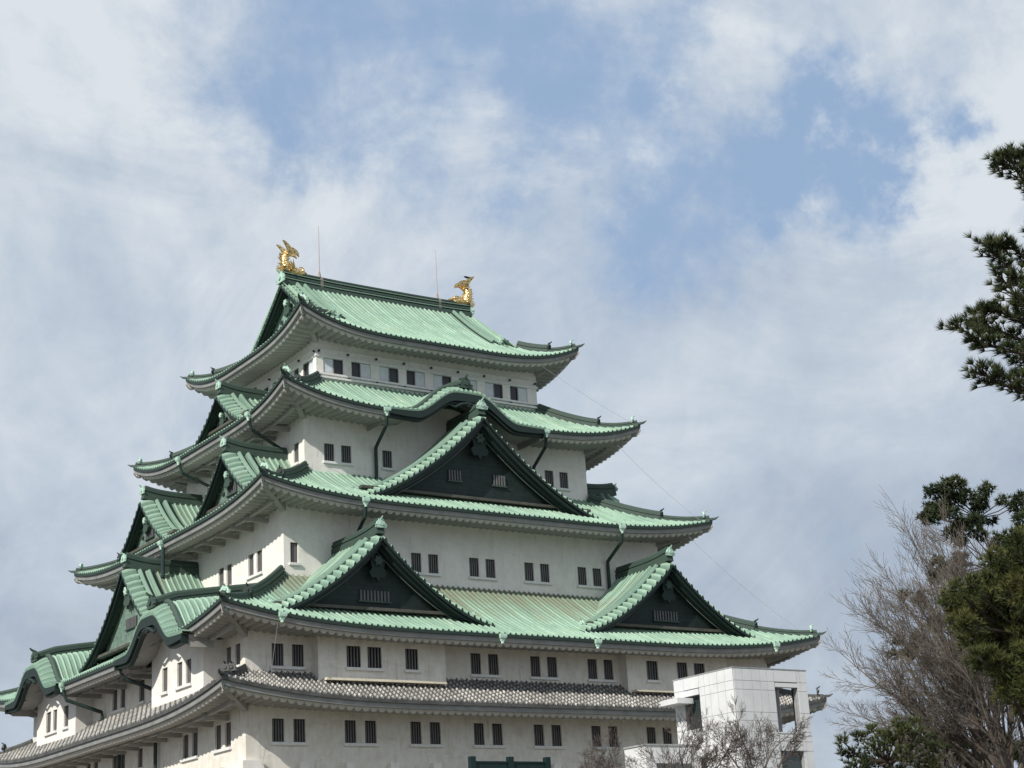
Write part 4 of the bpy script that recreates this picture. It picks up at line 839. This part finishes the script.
def tuft(mb, rng, c, d, ln, n, tone, w=.012, cone=.9):
    for k in range(n):
        v = (d+rvec(rng)*cone).normalized(); s_ = v.cross(rvec(rng)).normalized()*w; l = ln*(.7+.5*rng.random()); b = c+v*ln*.05
        mb.v.extend([tuple(b-s_), tuple(b+s_), tuple(c+v*l)]); o = len(mb.v); mb.f.append((o-3, o-2, o-1)); t_ = min(1, max(0, tone+rng.uniform(-.18, .18))); mb.uv.extend([(t_, 0)]*3)
def pine(name, label, base, trunk, clumps, mat, tl, tn, dens, w, seed, group=None, rtr=.16, flat=.75, up=.5, cone=.85, brown=0):
    rng = random.Random(seed); root = thing(name, label, 'tree', base, group); B = Vector(base)
    t = MB(); tp = [Vector(q)-B for q in trunk]; seg(t, [tuple(q) for q in tp], rtr, rtr*.35, 9); t.build('trunk', M['barkp'], root, True)
    lb = MB(); fo = MB()
    for (x, y, z, r) in clumps:
        c = Vector((x, y, z))-B
        # limb from the trunk to the clump
        q = min(tp, key=lambda a: (a-c).length+abs(a.z-(c.z-.6))); mid = q.lerp(c, .5)+rvec(rng)*.12-Vector((0, 0, .1)); seg(lb, [tuple(q), tuple(mid), tuple(c)], rtr*.28, .015, 5)
        ct = .25+.5*rng.random()
        for k in range(int(dens*(r/.3)**2)):
            v = rvec(rng); rr = r*(rng.random()**.4)*(1+.25*math.sin(v.x*7+v.z*5+x)); p_ = c+Vector((v.x, v.y, v.z*flat))*rr
            d_ = (v*.8+Vector((0, 0, up))).normalized(); tuft(fo, rng, p_, d_, tl, tn, ct+.18*rng.uniform(-1, 1)+.12*v.z, w, cone)
            if k % 6 == 0: seg(lb, [tuple(c+(p_-c)*.2), tuple(p_)], .012, .006, 3)
    lb.build('limbs', M['barkp'], root); fo.build('crown', mat, root); return root
pine('pine_tree', 'yellow-green bushy pine overlapping the bare tree at the right edge', (-30.4, -74.6, -10), [(-30.4, -74.6, -10.1), (-30.55, -74.7, -7.5), (-30.77, -74.89, -5.6), (-30.7, -75.1, -3.8), (-30.9, -75.2, -2.4)], MID+MID2, M['nd2'], .15, 16, 95, .0085, 4, None, .15, .85, .55)
pine('pine_tree', 'dark evergreen rising behind the bare tree twigs', (-13.4, -59.4, -10), [(-13.4, -59.4, -10.1), (-13.2, -59.6, -5), (-12.9, -59.9, -1.), (-13.2, -60.2, 1.8), (-13.9, -60.3, 3.2)], EVG+EVG2, M['nd3'], .17, 11, 60, .022, 6, None, .07, .8, .4, 1.2)
pine('pine_tree', 'low dark pine with upright shoots at the bottom right', LB, [(LB[0], LB[1], -10.1), (LB[0], LB[1], -7.5), (LB[0], LB[1], -6.2), (LB[0], LB[1]+.05, -5.3)], LOWN, M['nd3b'], .13, 14, 90, .0085, 9, None, .12, .8, 1.1, .65)
pine('pine_tree', 'broad dark pine under the bare tree in the bottom right corner', (-5.8, -52.3, -10), [(-5.8, -52.3, -10.1), (-5.8, -52.3, -6), (-5.9, -52.2, -3.7), (-6., -52.2, -2.8)], LOW[16:], M['nd3b'], .22, 12, 60, .018, 12, None, .2, .8, 1.0, .7)
# the near pine: limbs reaching into the frame from the right
NB = Vector((-41.9, -84.9, -10)); root = thing('pine_tree', 'near pine whose needled branches reach in from the right edge', 'tree', tuple(NB)); rng = random.Random(31)
t = MB(); seg(t, [(0, 0, -.1)]+[tuple(Vector(q)-NB) for q in NTRUNK], .17, .05, 10); t.build('trunk', M['barkp'], root, True)
for li, L_ in enumerate(NEAR):
    P_ = [Vector(q)-NB+RT*.10-Vector((0, 0, .04)) for q in L_]; fo = MB(); lb = MB()
    if not (len(L_) < 5 and li not in (0, 3, 6, 10)):
        q = min([Vector(v)-NB for v in NTRUNK], key=lambda a: (a-P_[0]).length+.5*max(0, a.z-P_[0].z)); seg(lb, [tuple(q), tuple(q.lerp(P_[0], .5)-Vector((0, 0, .06)))]+[tuple(x) for x in P_], .032, .007, 6)
    else: seg(lb, [tuple(x) for x in P_], .02, .007, 5)
    tot = sum((P_[i+1]-P_[i]).length for i in range(len(P_)-1))
    for k in range(int(tot*88)):
        s_ = rng.random()**.8*(len(P_)-1); i = min(int(s_), len(P_)-2); c = P_[i].lerp(P_[i+1], s_-i); dl = (P_[i+1]-P_[i]).normalized()
        off = rvec(rng); off = Vector((off.x, off.y, off.z*.5))*(.03+.115*rng.random()); e_ = c+off+dl*.06; d_ = (off.normalized()*.6+dl*.5+Vector((0, 0, .55))).normalized()
        seg(lb, [tuple(c), tuple(c.lerp(e_, .6)), tuple(e_)], .006, .004, 3)
        tuft(fo, rng, e_, d_, .085, 44, .45+.35*rng.uniform(-1, 1), .0034, .75)
    tuft(fo, rng, P_[-1], dl, .11, 50, .6, .0022, .8)
    b_ = lb.build('branch', M['barkp'], root); fo.build('needles', M['nd1'], b_)
